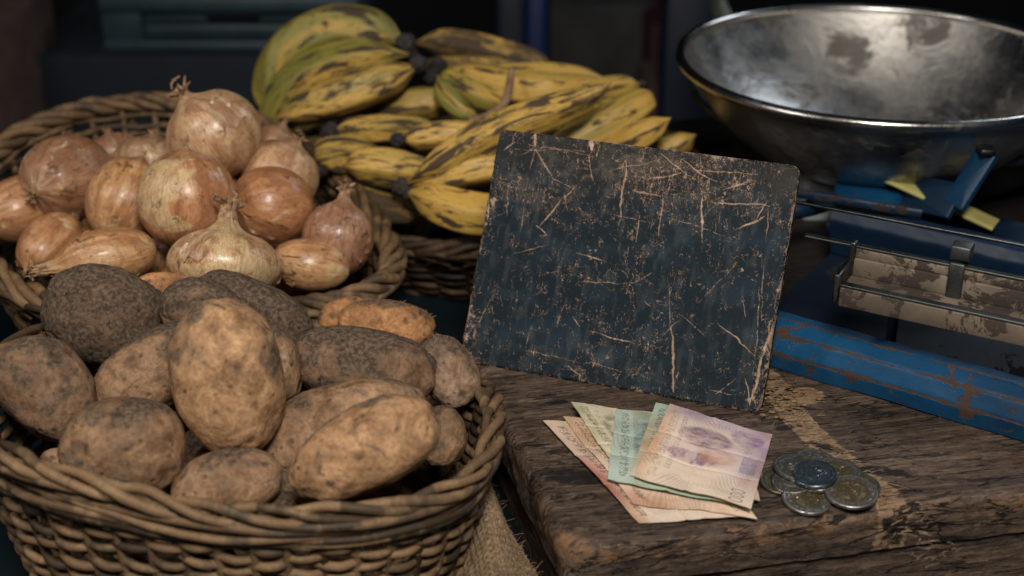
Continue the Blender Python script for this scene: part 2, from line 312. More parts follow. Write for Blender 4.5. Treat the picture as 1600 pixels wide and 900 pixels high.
# thick wooden board --------------------------------------------------------
ORG = np.array([.026, .5695, 0.0]); a1 = R(11.7); DX = np.array([math.cos(a1), math.sin(a1), 0]); a2 = R(14.5); DY = np.array([-math.sin(a2), math.cos(a2), 0])
def to_board(P):
    q = np.asarray(P)[..., :2]-ORG[:2]; Mx = np.linalg.inv(np.array([[DX[0], DY[0]], [DX[1], DY[1]]])); r = q @ Mx.T; return r[..., 0], r[..., 1]
def edge(s, r):
    a = np.clip((r-s)/r, 0, math.pi/2)
    x = np.where(s >= r, s, r-r*np.sin(a)); z = np.where(s >= r, 0, -(r-r*np.cos(a))); ex = np.maximum((r-s)-r*math.pi/2, 0); return x, z-ex
def board_mesh():
    LX, LY = .62, .225; r = .0065; T = .026
    s0 = r-(r*math.pi/2)-(T-r)
    su = np.concatenate([np.linspace(s0, r, 22)[:-1], np.linspace(r, LX, 460)]); sv = np.concatenate([np.linspace(s0, r, 22)[:-1], np.linspace(r, LY, 220)])
    U, Vv = np.meshgrid(su, sv, indexing='ij')
    x, zu = edge(U, r); y, zv = edge(Vv, r)
    z = np.maximum(zu+zv, -T)
    # round the corner in plan
    cr = .016; inx = np.clip(cr-x, 0, cr); iny = np.clip(cr-y, 0, cr); both = (inx > 0) & (iny > 0)
    dd = np.sqrt(inx**2+iny**2); k = np.where(both, np.maximum(inx, iny)/np.maximum(dd, 1e-9), 1)
    x = np.where(both, cr-inx*k, x); y = np.where(both, cr-iny*k, y)
    wv = np.stack([x, y, z], -1)
    nz = fbm(wv*np.array([30, 120, 60]), 5, 5, .6); n2 = fbm(wv*np.array([9, 14, 20]), 9, 4)
    ed = np.exp(-np.minimum(np.maximum(x, 0), np.maximum(y, 0))/.012)
    z2 = z+.0006*nz+.0005*n2; y2 = y+ed*.0016*fbm(wv*np.array([60, 30, 140]), 21, 6, .65); x2 = x+ed*.0022*fbm(wv*np.array([30, 55, 90]), 22, 4)
    P = ORG+DX*x2[..., None]+DY*y2[..., None]+np.array([0, 0, 1])*z2[..., None]
    # masks drawn on the board
    def pline(pts, wd):
        d = np.full(x.shape, 9.); q = [to_board(PZ(*p)) for p in pts]
        for (ax_, ay_), (bx, by) in zip(q[:-1], q[1:]):
            L = (bx-ax_)**2+(by-ay_)**2; t = np.clip(((x-ax_)*(bx-ax_)+(y-ay_)*(by-ay_))/L, 0, 1)
            d = np.minimum(d, np.hypot(x-ax_-t*(bx-ax_), y-ay_-t*(by-ay_)))
        return 1-sm(wd*.55, wd*1.35, d)
    tan = pline([(1215, 610), (1250, 660), (1315, 720), (1385, 775), (1435, 835), (1455, 890)], .0085)
    tan = np.maximum(tan, .8*pline([(1190, 585), (1228, 620), (1262, 618)], .010))
    tan = tan*1.45; blk = np.zeros(x.shape)
    def blob(px, py, ra, rb, s=1.0, rot=0):
        bx, by = to_board(PZ(px, py)); c, s_ = math.cos(R(rot)), math.sin(R(rot)); dx = (x-bx); dy = (y-by); u = (dx*c+dy*s_)/ra; v = (-dx*s_+dy*c)/rb
        return s*(1-sm(.4, 1.4, np.hypot(u, v)))
    for b in [(895, 745, .022, .010, .8, -25), (862, 702, .02, .007, .6, -30), (1370, 735, .022, .006, .8, -20), (1300, 700, .016, .006, .65, -35), (1440, 712, .03, .004, .5, -8), (1225, 668, .008, .005, .7, 0), (870, 628, .008, .004, .7, 0), (1420, 798, .016, .006, .65, -30), (1085, 852, .022, .004, .6, 0), (1500, 780, .03, .004, .45, 5), (1330, 765, .02, .004, .4, -20), (1530, 700, .03, .004, .4, 0), (1240, 640, .02, .008, .5, 0), (975, 835, .014, .005, .6, 0)]:
        blk = np.maximum(blk, blob(*b))
    wear = .62*ed*(np.minimum(np.maximum(x, 0), np.maximum(y, 0)) < .02)+.35*blob(875, 845, .02, .009)
    wear = np.maximum(wear, .3*blob(1200, 862, .03, .004)); wear = wear*(z > -.012)
    return P, wv, tan, blk, wear
P_, wv_, tan_, blk_, wear_ = board_mesh()
bt = thing('wooden_board', ORG+np.array([.2, .2, -.06]), 'thick worn wooden board with scarred top holding the banknotes, coins and blackboard', 'board')
mb = MB(); mb.grid(P_); mb.A = {'wvec': [(0, wv_.reshape(-1, 3))], 'tan': [(0, tan_.ravel())], 'blk': [(0, blk_.ravel())], 'wear': [(0, wear_.ravel())]}
mesh('top_plank', mb, M_wood, bt)
def plank(x0, x1, y0, y1, z0, z1):
    nx, nz = 200, 24
    xs = np.linspace(x0, x1, nx); per = [(y0, z1-.0015), (y0, z0)]
    mb = MB(); X, Z = np.meshgrid(xs, np.linspace(z1, z0, nz), indexing='ij')
    wv = np.stack([X, Z*1.0+3, X*0], -1); Y = y0+.0012*fbm(wv*np.array([30, 150, 1]), 41)
    for (Xa, Ya, Za, fl) in ((X, Y, Z, True), (X, X*0+y1, Z, False)):
        P = ORG+DX*Xa[..., None]+DY*Ya[..., None]+np.array([0, 0, 1])*Za[..., None]; mb.grid(P, flip=not fl, wvec=wv)
    Yg, Zg = np.meshgrid(np.linspace(y0, y1, 120), np.linspace(z1, z0, nz), indexing='ij')
    wv = np.stack([Yg, Zg+7, Yg*0], -1)
    P = ORG+DX*(x0+.001*fbm(wv*np.array([30, 150, 1]), 43))[..., None]+DY*Yg[..., None]+np.array([0, 0, 1])*Zg[..., None]; mb.grid(P, wvec=wv)
    P = ORG+DX*(x1+0*Yg)[..., None]+DY*Yg[..., None]+np.array([0, 0, 1])*Zg[..., None]; mb.grid(P, wvec=wv)
    return mb
mesh('lower_plank', plank(.003, .615, .003, .222, -.0605, -.0268), M_wood, bt)
rp = MB(); Xr, Yr = np.meshgrid(np.linspace(.055, .62, 160), np.linspace(.2268, .60, 90), indexing='ij'); wr_ = np.stack([Xr, Yr, Xr*0+5], -1); Zr = -.0012+.0008*fbm(wr_*np.array([30, 120, 1]), 55, 4)
for z0_, fl in ((Zr, False), (Zr*0-.0605, True)): rp.grid(ORG+DX*Xr[..., None]+DY*Yr[..., None]+np.array([0, 0, 1])*z0_[..., None], flip=fl, wvec=wr_, blk=np.full(Xr.shape, 1.1))  # rear plank blackened throughout, painting in the shade around the scale
for sl in (np.s_[0, :], np.s_[-1, :], np.s_[:, 0], np.s_[:, -1]):
    xs, ys, zs = Xr[sl], Yr[sl], Zr[sl]; rp.grid(np.stack([ORG+DX*xs[:, None]+DY*ys[:, None]+np.array([0, 0, 1])*q_[:, None] for q_ in (zs, zs*0-.0605)], 1), wvec=np.stack([wr_[sl]]*2, 1), blk=np.full((len(xs), 2), .42))
mesh('rear_plank', rp, M_wood, bt)
# ---------------------------------------------------------------- blackboard
bl = PZ(717, 566, .0); br = PZ(1187, 650, .0); LW = np.linalg.norm(br-bl); ex = (br-bl)/LW; en = np.array([-ex[1], ex[0], 0]); th = R(30); ez = np.array([0, 0, 1])*math.cos(th)+en*math.sin(th); HH = .144; fn = -np.cross(ex, ez)  # back normal
fn = np.cross(ez, ex)*1.0
if fn[1] < 0: fn = -fn   # away from viewer
def blackboard():
    nu, nv = 640, 500; u, v = np.meshgrid(np.linspace(0, 1, nu), np.linspace(0, 1, nv), indexing='ij')
    W_, H_ = LW*100, HH*100  # cm
    p = np.stack([u*W_, v*H_, u*0], -1)
    A = np.array([[890., -125.], [130., 700.]]); Ai = np.linalg.inv(A)
    def c2(x, y):
        q = Ai @ np.array([x-150., y-25.]); return q[0]*W_, q[1]*H_
    X, Y = p[..., 0]+.16*fbm(p*1.1, 61, 4, .6), p[..., 1]+.16*fbm(p*1.1, 62, 4, .6)
    brk = fbm(p*np.array([5, 5, 1]), 70, 4, .7); fine = fbm(p*np.array([14, 14, 1]), 71, 3, .7)
    M = np.zeros(u.shape)
    def seg(x0, y0, x1, y1, wd, s=1.0):
        nonlocal M
        a = c2(x0, y0); b = c2(x1, y1); dx, dy = b[0]-a[0], b[1]-a[1]; L = dx*dx+dy*dy+1e-9
        t = np.clip(((X-a[0])*dx+(Y-a[1])*dy)/L, 0, 1); d = np.hypot(X-a[0]-t*dx, Y-a[1]-t*dy)
        wv_ = wd*.0172*.235*(1+.9*brk)*(.45+1.1*np.sin(math.pi*np.clip(t, .06, .94)))
        M = np.maximum(M, s*(1-sm(wv_*.7, wv_*1.25+.004, d))*((brk+.5*fine) > -.28-.3*(s > .9)))
    L = """265 90 310 168 9|265 90 245 150 6|262 85 215 110 4|435 62 436 95 24|262 42 266 80 22|165 95 200 72 5|180 185 175 290 4|232 240 215 340 3|350 215 358 275 4|425 110 445 205 4|540 130 520 300 9|650 262 632 355 6|578 290 565 372 6|755 232 760 375 8|865 330 935 300 9|780 255 955 270 7|820 222 905 190 5|950 270 940 365 4|385 400 480 425 4|400 488 560 490 4|560 490 612 458 4|740 550 880 410 3|660 470 666 640 3|668 620 673 800 12|640 642 692 598 4|375 592 400 622 4|430 632 560 665 5|800 600 905 690 6|250 620 235 682 4|235 690 400 722 3|920 500 905 700 4|948 600 890 830 12|870 540 880 582 5|850 760 790 802 4|200 400 300 378 3|270 330 345 240 8|265 320 300 350 6|345 240 395 200 4|200 90 420 100 3|240 75 440 115 3|600 190 700 170 7|700 130 800 200 6|560 220 640 240 8|480 160 640 130 4|640 110 720 180 5|300 170 380 210 4|740 160 920 175 5|500 290 600 310 4|660 300 820 350 4|350 560 330 620 4|590 540 610 560 4|930 440 925 560 4|880 760 890 830 6|960 600 915 700 8|700 580 760 640 3|120 230 110 300 7|430 720 520 745 4|360 730 400 760 6|770 790 850 805 3|905 310 950 255 5|410 60 300 40 3|760 90 760 200 3|130 530 75 640 4|820 240 760 300 3"""
    for l in L.split('|'):
        a = [float(k) for k in l.split()]; seg(*a, s=1 if a[4] > 4 else .85)
    rr = np.random.RandomState(5)
    def rnd_strokes(n, cx, cy, sx, sy, ln, wd, vert=.5):
        for i in range(n):
            x0 = cx+sx*rr.randn(); y0 = cy+sy*rr.randn(); a = rr.uniform(0, math.pi) if rr.rand() > vert else math.pi/2+rr.randn()*.25; l = ln*rr.uniform(.3, 1.3)
            seg(x0, y0, x0+l*math.cos(a), y0+l*math.sin(a), wd*rr.uniform(.5, 1.3), .75)
    rnd_strokes(90, 640, 210, 160, 60, 30, 1.6); rnd_strokes(170, 600, 200, 230, 80, 22, 1.0, .6); rnd_strokes(16, 860, 240, 70, 60, 30, 2.6); rnd_strokes(14, 280, 240, 90, 90, 30, 2.4); rnd_strokes(60, 500, 450, 280, 220, 18, 1.2); rnd_strokes(20, 930, 680, 28, 110, 34, 3., .8); rnd_strokes(12, 120, 500, 30, 150, 30, 2.4, .8)
    def gb(x, y, sx, sy):
        a = c2(x, y); return np.exp(-((p[..., 0]-a[0])/(sx*.0172))**2-((p[..., 1]-a[1])/(sy*.0172))**2)
    rnd_strokes(46, 560, 330, 330, 230, 36, .9, .35)
    dens = .36*gb(630, 190, 190, 85)+.30*gb(860, 210, 130, 100)+.20*gb(260, 200, 150, 120)+.012+.17*gb(940, 680, 40, 160)+.08*gb(450, 740, 200, 40)+.05*gb(450, 450, 260, 200)+.07*gb(480, 620, 160, 60)
    # edge wear
    de = np.minimum.reduce([p[..., 0], W_-p[..., 0], p[..., 1], H_-p[..., 1]])
    el = fbm(p*np.array([.7, .7, 1]), 80, 3)
    dens = dens+np.exp(-de/.28)*(.26+.6*el)+np.exp(-de/.07)*.35
    dens = dens+.45*gb(60, 640, 30, 70)+.35*gb(130, 260, 14, 60)+.4*gb(700, 845, 110, 14)+.35*gb(900, 800, 25, 60)+.3*gb(90, 380, 10, 40)
    ch = fbm(p*np.array([4.2, 3.2, 1]), 90, 6, .72)
    C1 = .8*sm(.53, .66, ch+dens*1.0+.05*fine)
    sp = fbm(p*np.array([8, 8, 1]), 95, 4, .75); C2 = sm(.47, .55, sp+.28*dens-.085+.16*fbm(p*.5, 96, 2))*.75
    for (sx1, sy1, sd_, th_, dn) in ((1.1, 1.5, 301, .020, 1.0), (2.2, 2.0, 302, .030, 1.2), (1.6, .45, 303, .016, .9), (5.5, .7, 304, .022, 1.1)):
        rg_ = np.abs(fbm(p*np.array([sx1, sy1, 1]), sd_, 4, .6)); gate = fbm(p*np.array([1.3, 1.3, 1]), sd_+9, 4, .7)+dens*dn
        M = np.maximum(M, (1-sm(th_*.5, th_, rg_))*sm(.16, .34, gate)*(.65+.35*sm(-.2, .2, fine)))
    M = np.clip(np.maximum.reduce([M*(.72+.5*np.clip(.5+fbm(p*3.1, 333, 3), 0, 1)), C1*.9, C2*.75]), 0, 1)
    smear = sm(-.1, .6, fbm(p*np.array([.5, 1.1, 1]), 99, 5))
    brown = np.clip(.9*gb(500, 110, 500, 120)+1.0*gb(1000, 180, 70, 90), 0, 1)[..., None]
    base = np.array([.0115, .023, .034])*(1-brown)+np.array([.036, .033, .031])*brown
    base = base*(.75+.55*smear[..., None])+np.array([.018, .018, .018])*(sm(.0, .5, fbm(p*np.array([3, 1, 1]), 101, 4))[..., None])
    dust = np.clip(1.1*gb(600, 180, 330, 110)+.8*gb(250, 200, 160, 110)+.5*gb(480, 740, 300, 60), 0, 1)*sm(-.15, .45, fbm(p*np.array([1.6, 2.2, 1]), 140, 6, .68)); base = base+np.array([.055, .046, .038])*dust[..., None]
    scr = np.array([.58, .40, .29])*(.75+.45*fbm(p*3, 103, 3)[..., None])
    colr = base*(1-M[..., None])+scr*M[..., None]
    # face geometry with rounded corners and edges
    x = u*LW; zz = (1-v)*HH; r = .0055
    ix = np.clip(r-np.minimum(x, LW-x), 0, r); iz = np.clip(r-np.minimum(zz, HH-zz), 0, r)
    both = (ix > 0) & (iz > 0); dd = np.hypot(ix, iz); k = np.where(both, np.maximum(ix, iz)/np.maximum(dd, 1e-9), 1)
    x = np.where(both, np.where(x < LW/2, r-ix*k, LW-r+ix*k), x); zz = np.where(both, np.where(zz < HH/2, r-iz*k, HH-r+iz*k), zz)
    dm = np.minimum.reduce([x, LW-x, zz, HH-zz]); dcut = np.where(both, r-dd*k, dm); dcut = np.clip(np.where(both, r-np.maximum(ix, iz), dm), 0, None)
    back = .0016*np.clip(1-dcut/.0016, 0, 1)**2
    x = x+.0005*np.exp(-dm/.001)*fbm(p*2, 110, 3); 
    P = bl+ex*x[..., None]+ez*zz[..., None]+fn*(back-.00012*(0*M))[..., None]
    P[..., 2] += .0012
    front = (P, colr, -M)
    # side ring + back
    T = .0085
    ring = np.concatenate([P[:, 0], P[-1, 1:], P[-2::-1, -1], P[0, -2:0:-1]]); rc = np.concatenate([colr[:, 0], colr[-1, 1:], colr[-2::-1, -1], colr[0, -2:0:-1]])
    ts = np.linspace(0, 1, 9); ctr = ring.mean(0)
    RP = np.stack([ring+fn*(T-.0016)*t for t in ts], 1)
    nzr = fbm(RP*300, 120, 4); wr = sm(.12, .2, nzr)[..., None]; RC = np.array([.014, .014, .016])*(1-wr)+np.array([.3, .17, .09])*wr
    RC[:, 0] = rc
    mb = MB(); mb.grid(P, pc=colr, h=(-M)); mb.grid(RP, wu=True, pc=RC, h=np.zeros(RP.shape[:2])); 
    bp = np.stack([ring+fn*(T-.0016), np.broadcast_to(ctr+fn*T, ring.shape)], 1); mb.grid(bp, wu=True, pc=np.full(bp.shape, .02), h=np.zeros(bp.shape[:2]))
    return mb
bb = mesh('blackboard', blackboard(), mat_vcol('chalkboard_paint', .66, .14, 500, .3), origin=bl)
tag(bb, 'small scratched black slate board leaning upright behind the banknotes', 'blackboard')
strut = MB(); s0 = bl+ex*LW*.5+ez*HH*.8+fn*.0095; s1 = bl+ex*LW*.5+en*.135; s1[2] = .003; strut.tube([s0, s1], .004, 8)
mesh('rear_strut', strut, plain('strut_wood', (.15, .09, .05)), bb)
# ---------------------------------------------------------------- baskets
def basket(label, rimpts, zb, shrink, mat, stakes, rows, sr, rope_r, seed, loops=True):
    rs = np.random.RandomState(seed)
    rim = spline(np.array(rimpts), 480, True); c = rim.mean(0)
    base = c+(rim-c)*shrink; base[:, 2] = zb
    org = np.array([c[0], c[1], zb]); t = thing('wicker_basket', org, label, 'basket', 'wicker baskets of produce')
    def wall(h):  # h 0 base .. 1 rim
        s = h**.8; b = base[:, :2]+(rim[:, :2]-base[:, :2])*s; z = zb+(rim[:, 2]-zb)*h; return np.concatenate([b, z[:, None]], 1)
    T = np.roll(rim, -1, 0)-np.roll(rim, 1, 0); T[:, 2] = 0; T /= np.linalg.norm(T, axis=1)[:, None]; O = np.stack([T[:, 1], -T[:, 0], T[:, 0]*0], 1)
    if ((rim-c)[:, :2]*O[:, :2]).sum() < 0: O = -O
    L = np.concatenate([[0], np.cumsum(np.linalg.norm(np.diff(rim, axis=0), axis=1))]); L = L/L[-1]
    k = np.arange(480)/480.; mb = MB()
    for i in range(rows):
        h = .02+.93*(i+.5)/rows
        ph = (i % 2)*math.pi; P = wall(h)
        P = P+O*(np.sin(k*math.pi*stakes+ph)*sr*.95)[:, None]
        rn = np.stack([k*60, k*0+i*3.1, k*0+seed], 1)
        P[:, 2] += sr*.55*fbm(rn*.5, seed, 3)+sr*.35*np.sin(k*math.pi*stakes*.5+i*1.7); P = P+O*(sr*.5*fbm(rn, seed+1, 3))[:, None]
        # cut the round into canes, each with its own colour
        cuts = np.sort(rs.rand(9)); idx = np.searchsorted(cuts, k); cl = rs.rand(10)[idx]
        mb.tube(P, sr*(.92+.25*fbm(rn*.3, seed+3, 2)), 8, closed=True, up=(0, 0, 1), flat=1.0, rnd=np.clip(cl, 0, 1), al=k*1.0+i*.37)
    mesh('woven_wall', mb, mat, t)
    ms = MB(); st_i = (np.arange(stakes)*480/stakes).astype(int)
    for q, j in enumerate(st_i):
        pts = np.array([wall(h)[j] for h in np.linspace(0, 1.0, 9)])+O[j]*.0004; ms.tube(pts, sr*.9, 7, rnd=float(rs.rand()), al=np.linspace(0, .1, 9)+q)
    mesh('stakes', ms, mat, t)['kind'] = 'stuff'
    bm_ = MB()
    for f in np.linspace(.97, .03, 26):
        P = c+(rim-c)*shrink*f; P[:, 2] = zb+.0015+.001*np.sin(k*math.pi*stakes+f*90); bm_.tube(P, shrink*.003+.0012, 6, closed=True, up=(0, 0, 1), rnd=float(rs.rand()), al=k+f)
    mesh('base', bm_, mat, t)
    mr = MB(); ns = 3 if not loops else 4; per = L.size; Lm = np.linalg.norm(np.diff(rim, axis=0), axis=1).sum(); turns = round(Lm/(.085 if loops else .105))
    hr = rope_r*1.2
    for s in range(ns):
        a = k*2*math.pi*turns+s*2*math.pi/ns+.35*fbm(np.stack([k*30, k*0+s, k*0], 1), seed+9, 3)
        rr = hr*(1+.45*fbm(np.stack([k*40, k*0+s*5, k*0], 1), seed+10, 3))
        P = rim+O*(np.cos(a)*rr*1.25)[:, None]+np.array([0, 0, 1])*(np.sin(a)*rr)[:, None]
        cuts = np.sort(rs.rand(14)); idx = np.searchsorted(cuts, k); cl = rs.rand(15)[idx]
        mr.tube(P, rope_r*(.9+.2*fbm(np.stack([k*20, k*0+s*7, k*0], 1), seed+11, 3)), 10, closed=True, up=(0, 0, 1), rnd=np.clip(cl*.8+.2, 0, 1), al=k*1.3+s*.21)
    if not loops:
        for s in range(5):
            g1_ = fbm(np.stack([k*14, k*0+s*9, k*0], 1), seed+30, 3); a = k*2*math.pi*turns*(.5 if s % 2 else -.5)+s*1.3; W0 = wall(.955-.028*s)
            P = W0+O*(rope_r*(1.25+.55*np.sin(a)))[:, None]+np.array([0, 0, 1])*(rope_r*(1.3*g1_+.5*np.cos(a*.7)))[:, None]
            cuts = np.sort(rs.rand(14)); idx = np.searchsorted(cuts, k); mr.tube(P, rope_r*.82*(1+.2*g1_), 9, closed=True, up=(0, 0, 1), rnd=rs.rand(15)[idx], al=k*1.3+s*.4)
    rimo = mesh('braided_rim', mr, mat, t)
    if loops:
        ml = MB(); Ln = 480/stakes
        for q, j in enumerate(st_i):
            jj = int(Ln*2.6); ii = (j+np.linspace(0, jj, 16).astype(int)) % 480; f = np.linspace(0, 1, 16)
            hgt = 1-.14*np.abs(2*f-1)**1.6*1.2; P = np.array([wall(h)[i_] for h, i_ in zip(hgt, ii)])
            P = P+O[ii]*((rope_r*1.1)+rope_r*1.0*np.sin(f*math.pi))[:, None]; P[:, 2] += rope_r*.5*np.sin(f*math.pi)-rope_r*.9
            ml.tube(P, rope_r*.72*(1-.25*np.abs(2*f-1)), 8, rnd=float(rs.rand()), al=f*.12+q*.9)
        mesh('rim_loops', ml, mat, rimo)
        rimo.children[0]['kind'] = 'stuff'
    return t
B1 = [(770, 650, .66), (760, 715, .615), (705, 768, .575), (590, 798, .55), (450, 806, .54), (310, 797, .54), (170, 764, .548), (40, 722, .565), (-40, 672, .60), (-55, 605, .655), (10, 545, .71), (120, 505, .765), (320, 488, .80), (480, 500, .80), (620, 536, .785), (712, 580, .74), (762, 615, .70)]
basket('wicker basket heaped with earthy potatoes in the foreground', [PY(*p) for p in B1], -.0605, .84, M_w1, 42, 20, .0026, .0028, 11, loops=False)
B2 = [(612, 395, .875), (595, 445, .835), (520, 472, .81), (430, 482, .80), (300, 492, .79), (160, 490, .79), (50, 462, .80), (-20, 410, .83), (-60, 340, .90), (-20, 250, .98), (60, 195, 1.03), (160, 165, 1.06), (270, 160, 1.07), (400, 190, 1.06), (500, 250, 1.02), (575, 330, .94)]
basket('wicker basket piled with golden brown onions behind the potatoes', [PY(*p) for p in B2], -.0605, .72, M_w2, 34, 15, .0027, .0037, 12)
B3 = [(520, 345, .985), (600, 378, .95), (745, 392, .93), (900, 390, .935), (1040, 350, .985), (1095, 290, 1.05), (1060, 225, 1.14), (930, 190, 1.20), (760, 180, 1.22), (580, 190, 1.20), (470, 230, 1.13), (460, 300, 1.04)]
basket('dark wicker basket full of spotted plantains behind the blackboard', [PY(*p) for p in B3], -.0605, .74, M_w3, 32, 12, .0026, .0034, 13)
# ---------------------------------------------------------------- potatoes
def sphere_dirs(nu=110, nv=72):
    ph = np.arange(nu)*2*math.pi/nu; th = np.linspace(0, math.pi, nv); P, T = np.meshgrid(ph, th, indexing='ij')
    return np.stack([np.cos(T), np.sin(T)*np.cos(P), np.sin(T)*np.sin(P)], -1)
SD = sphere_dirs()
def view_axes(P):
    f = unit(np.array(P)-CC); r = unit(np.cross(f, [0, 0, 1])); u = np.cross(r, f); return r, u, f
def potato(px, py, Lp, Wp, rot, Y, tint, soil, label, seed, tiltd=0, taper=0.0, bend=0.0, group='potatoes heaped in the front basket', hairs=False):
    c = PY(px, py, Y); k = depth(c)/FPX; a, b = Lp*k/2, Wp*k/2; r, u, f = view_axes(c)
    A = r*math.cos(R(rot))+u*math.sin(R(rot)); B = -r*math.sin(R(rot))+u*math.cos(R(rot))
    A, Fd = A*math.cos(R(tiltd))+f*math.sin(R(tiltd)), -A*math.sin(R(tiltd))+f*math.cos(R(tiltd))
    D = SD; p = 2.25; s = (np.abs(D)**p).sum(-1)**(-1/p); q = D*s[..., None]
    rad = 1+.085*fbm(D*1.3+seed*3.7, seed, 2)+.040*fbm(D*3.0+seed, seed+1, 3)+.014*fbm(D*9+seed, seed+2, 3)+.006*fbm(D*24, seed+3, 2)
    rs = np.random.RandomState(seed+50); eye = np.zeros(D.shape[:2])
    for i in range(16):
        e = unit(rs.randn(3)*np.array([1., .9, .9])); d = np.linalg.norm(D-e, axis=-1)*max(a, b)/.035; w_ = rs.uniform(.08, .16); eye = np.maximum(eye, np.exp(-(d/(w_*.9))**2)); rad = rad-rs.uniform(.014, .034)*np.exp(-(d/w_)**2)+.010*np.exp(-((d-w_*1.7)/(w_*.7))**2)
    q = q*rad[..., None]; x = q[..., 0]; wf = 1+taper*x; bb_ = bend*(x**2-.4)
    P = c+A*(a*x)[..., None]+B*(b*(q[..., 1]*wf+bb_))[..., None]+Fd*(min(a, b)*.98*q[..., 2]*wf)[..., None]
    up_ = (A*D[..., :1]+B*D[..., 1:2]+Fd*D[..., 2:])@unit([-.55, .45, .75]); sl = .5*up_+.9*fbm(D*1.5+seed*5, seed+7, 3)
    o = mesh('potato', MB().grid(P, wu=True, sl=sl, eye=eye), M_pot, origin=c); o.color = (*tint, soil)
    tag(o, label, 'potato', group)
    if hairs:
        mh = MB(); N = np.cross(np.roll(P, -1, 0)-P, np.gradient(P, axis=1))
        for i in range(46):
            iu = rs.randint(P.shape[0]); iv = rs.randint(8, P.shape[1]-8); v0 = P[iu, iv]; n_ = unit(v0-c)
            if n_ @ u < .1: continue
            l = rs.uniform(.0015, .0035); d1 = unit(n_+rs.randn(3)*.35); mh.tube([v0-n_*.0005, v0+d1*l*.5, v0+unit(d1+rs.randn(3)*.4)*l], [.0003, .0002, .0001], 4)
        if mh.n: mesh('root_hairs', mh, plain('hair_root', (.3, .2, .13)), o)['kind'] = 'stuff'
    return o
T1 = (.33, .21, .13); T2 = (.42, .26, .145); T3 = (.29, .185, .12); T4 = (.44, .23, .105)
PT = [
 (357, 592, 246, 174, 94, .632, T2, .42, 'large upright oval potato at the centre of the potato pile', 0, .06, 0),
 (165, 494, 192, 158, -28, .735, T3, .86, 'dark soil covered potato at the top left of the potato pile', 0, .05, 0),
 (72, 608, 182, 136, -62, .665, T3, .62, 'dusty potato at the far left of the front basket with a sprout scar facing out', 0, -.06, 0),
 (245, 577, 215, 118, 24, .69, T1, .58, 'long potato lying half hidden behind the large upright one', 0, 0, 0),
 (192, 700, 190, 160, -12, .605, T1, .55, 'round brown potato resting above the front left rim', 0, .05, 0),
 (357, 754, 172, 106, 6, .597, T1, .5, 'small potato lying at the front rim below the large upright one', 0, -.05, 0),
 (570, 702, 246, 132, 24, .585, T2, .25, 'smooth clean tan potato in front, lying over the right side of the rim', 0, .12, -.04),
 (537, 672, 262, 150, 10, .645, T1, .36, 'wide tan potato tucked right behind the smooth front one', 0, 0, .05),
 (570, 572, 222, 122, -12, .70, T3, .68, 'cracked dirty oval potato lying above the wide tan one', 0, 0, .03),
 (702, 580, 122, 86, -62, .715, (.36, .25, .18), .55, 'small greyish potato at the right end of the basket beside the blackboard', 0, .08, 0),
 (690, 682, 76, 92, 0, .665, T1, .45, 'little round potato inside the right rim', 0, 0, 0),
 (604, 510, 150, 82, -8, .768, T4, .45, 'orange potato patched with mud at the back right', 0, 0, 0),
 (537, 492, 78, 52, 15, .80, T4, .25, 'small orange potato peeking out left of the muddy orange one', 0, 0, 0),
 (392, 490, 205, 108, -30, .75, T3, .88, 'dark earthy potato at the back of the basket below the onions', 0, 0, .05),
 (312, 480, 124, 92, -10, .722, T3, .72, 'dark potato with a pale scar between the top left potato and the upright one', 0, 0, 0),
 (425, 572, 92, 128, 8, .69, T1, .5, 'partly hidden potato at the right side of the large upright one', 0, 0, 0),
 (262, 446, 96, 44, -8, .775, T4, .2, 'orange potato showing as a sliver at the back of the pile', 0, 0, 0),
 (92, 724, 62, 46, -10, .625, T1, .4, 'small potato barely showing behind the front left rim', 0, 0, 0),
 (86, 532, 92, 54, 25, .748, T4, .35, 'tan potato mostly hidden behind the far left potato', 0, 0, 0)]
for i, (px, py, L_, W_, rot, Y, ti, so, lab, td, ta, be) in enumerate(PT): potato(px, py, L_, W_, rot, Y, ti, so, lab, i+1, td, ta, be, hairs=(i in (8, 9, 11, 12, 1)))
for i, (x, y, z, l, wd) in enumerate([(-.13, .64, .0, .08, .055), (-.17, .66, -.02, .07, .055), (-.09, .66, -.02, .075, .055), (-.13, .70, -.015, .08, .055), (-.11, .60, -.02, .07, .05), (-.185, .62, -.018, .06, .05)]):
    c = np.array([x, y, z]); q = c-CC; kx = FPX/(q@cF); potato(800+kx*(q@cR), 450-kx*(q@cU), l*kx, wd*kx, i*37, y, T1, .7, 'potato buried at the bottom of the front basket under the heap', 40+i)
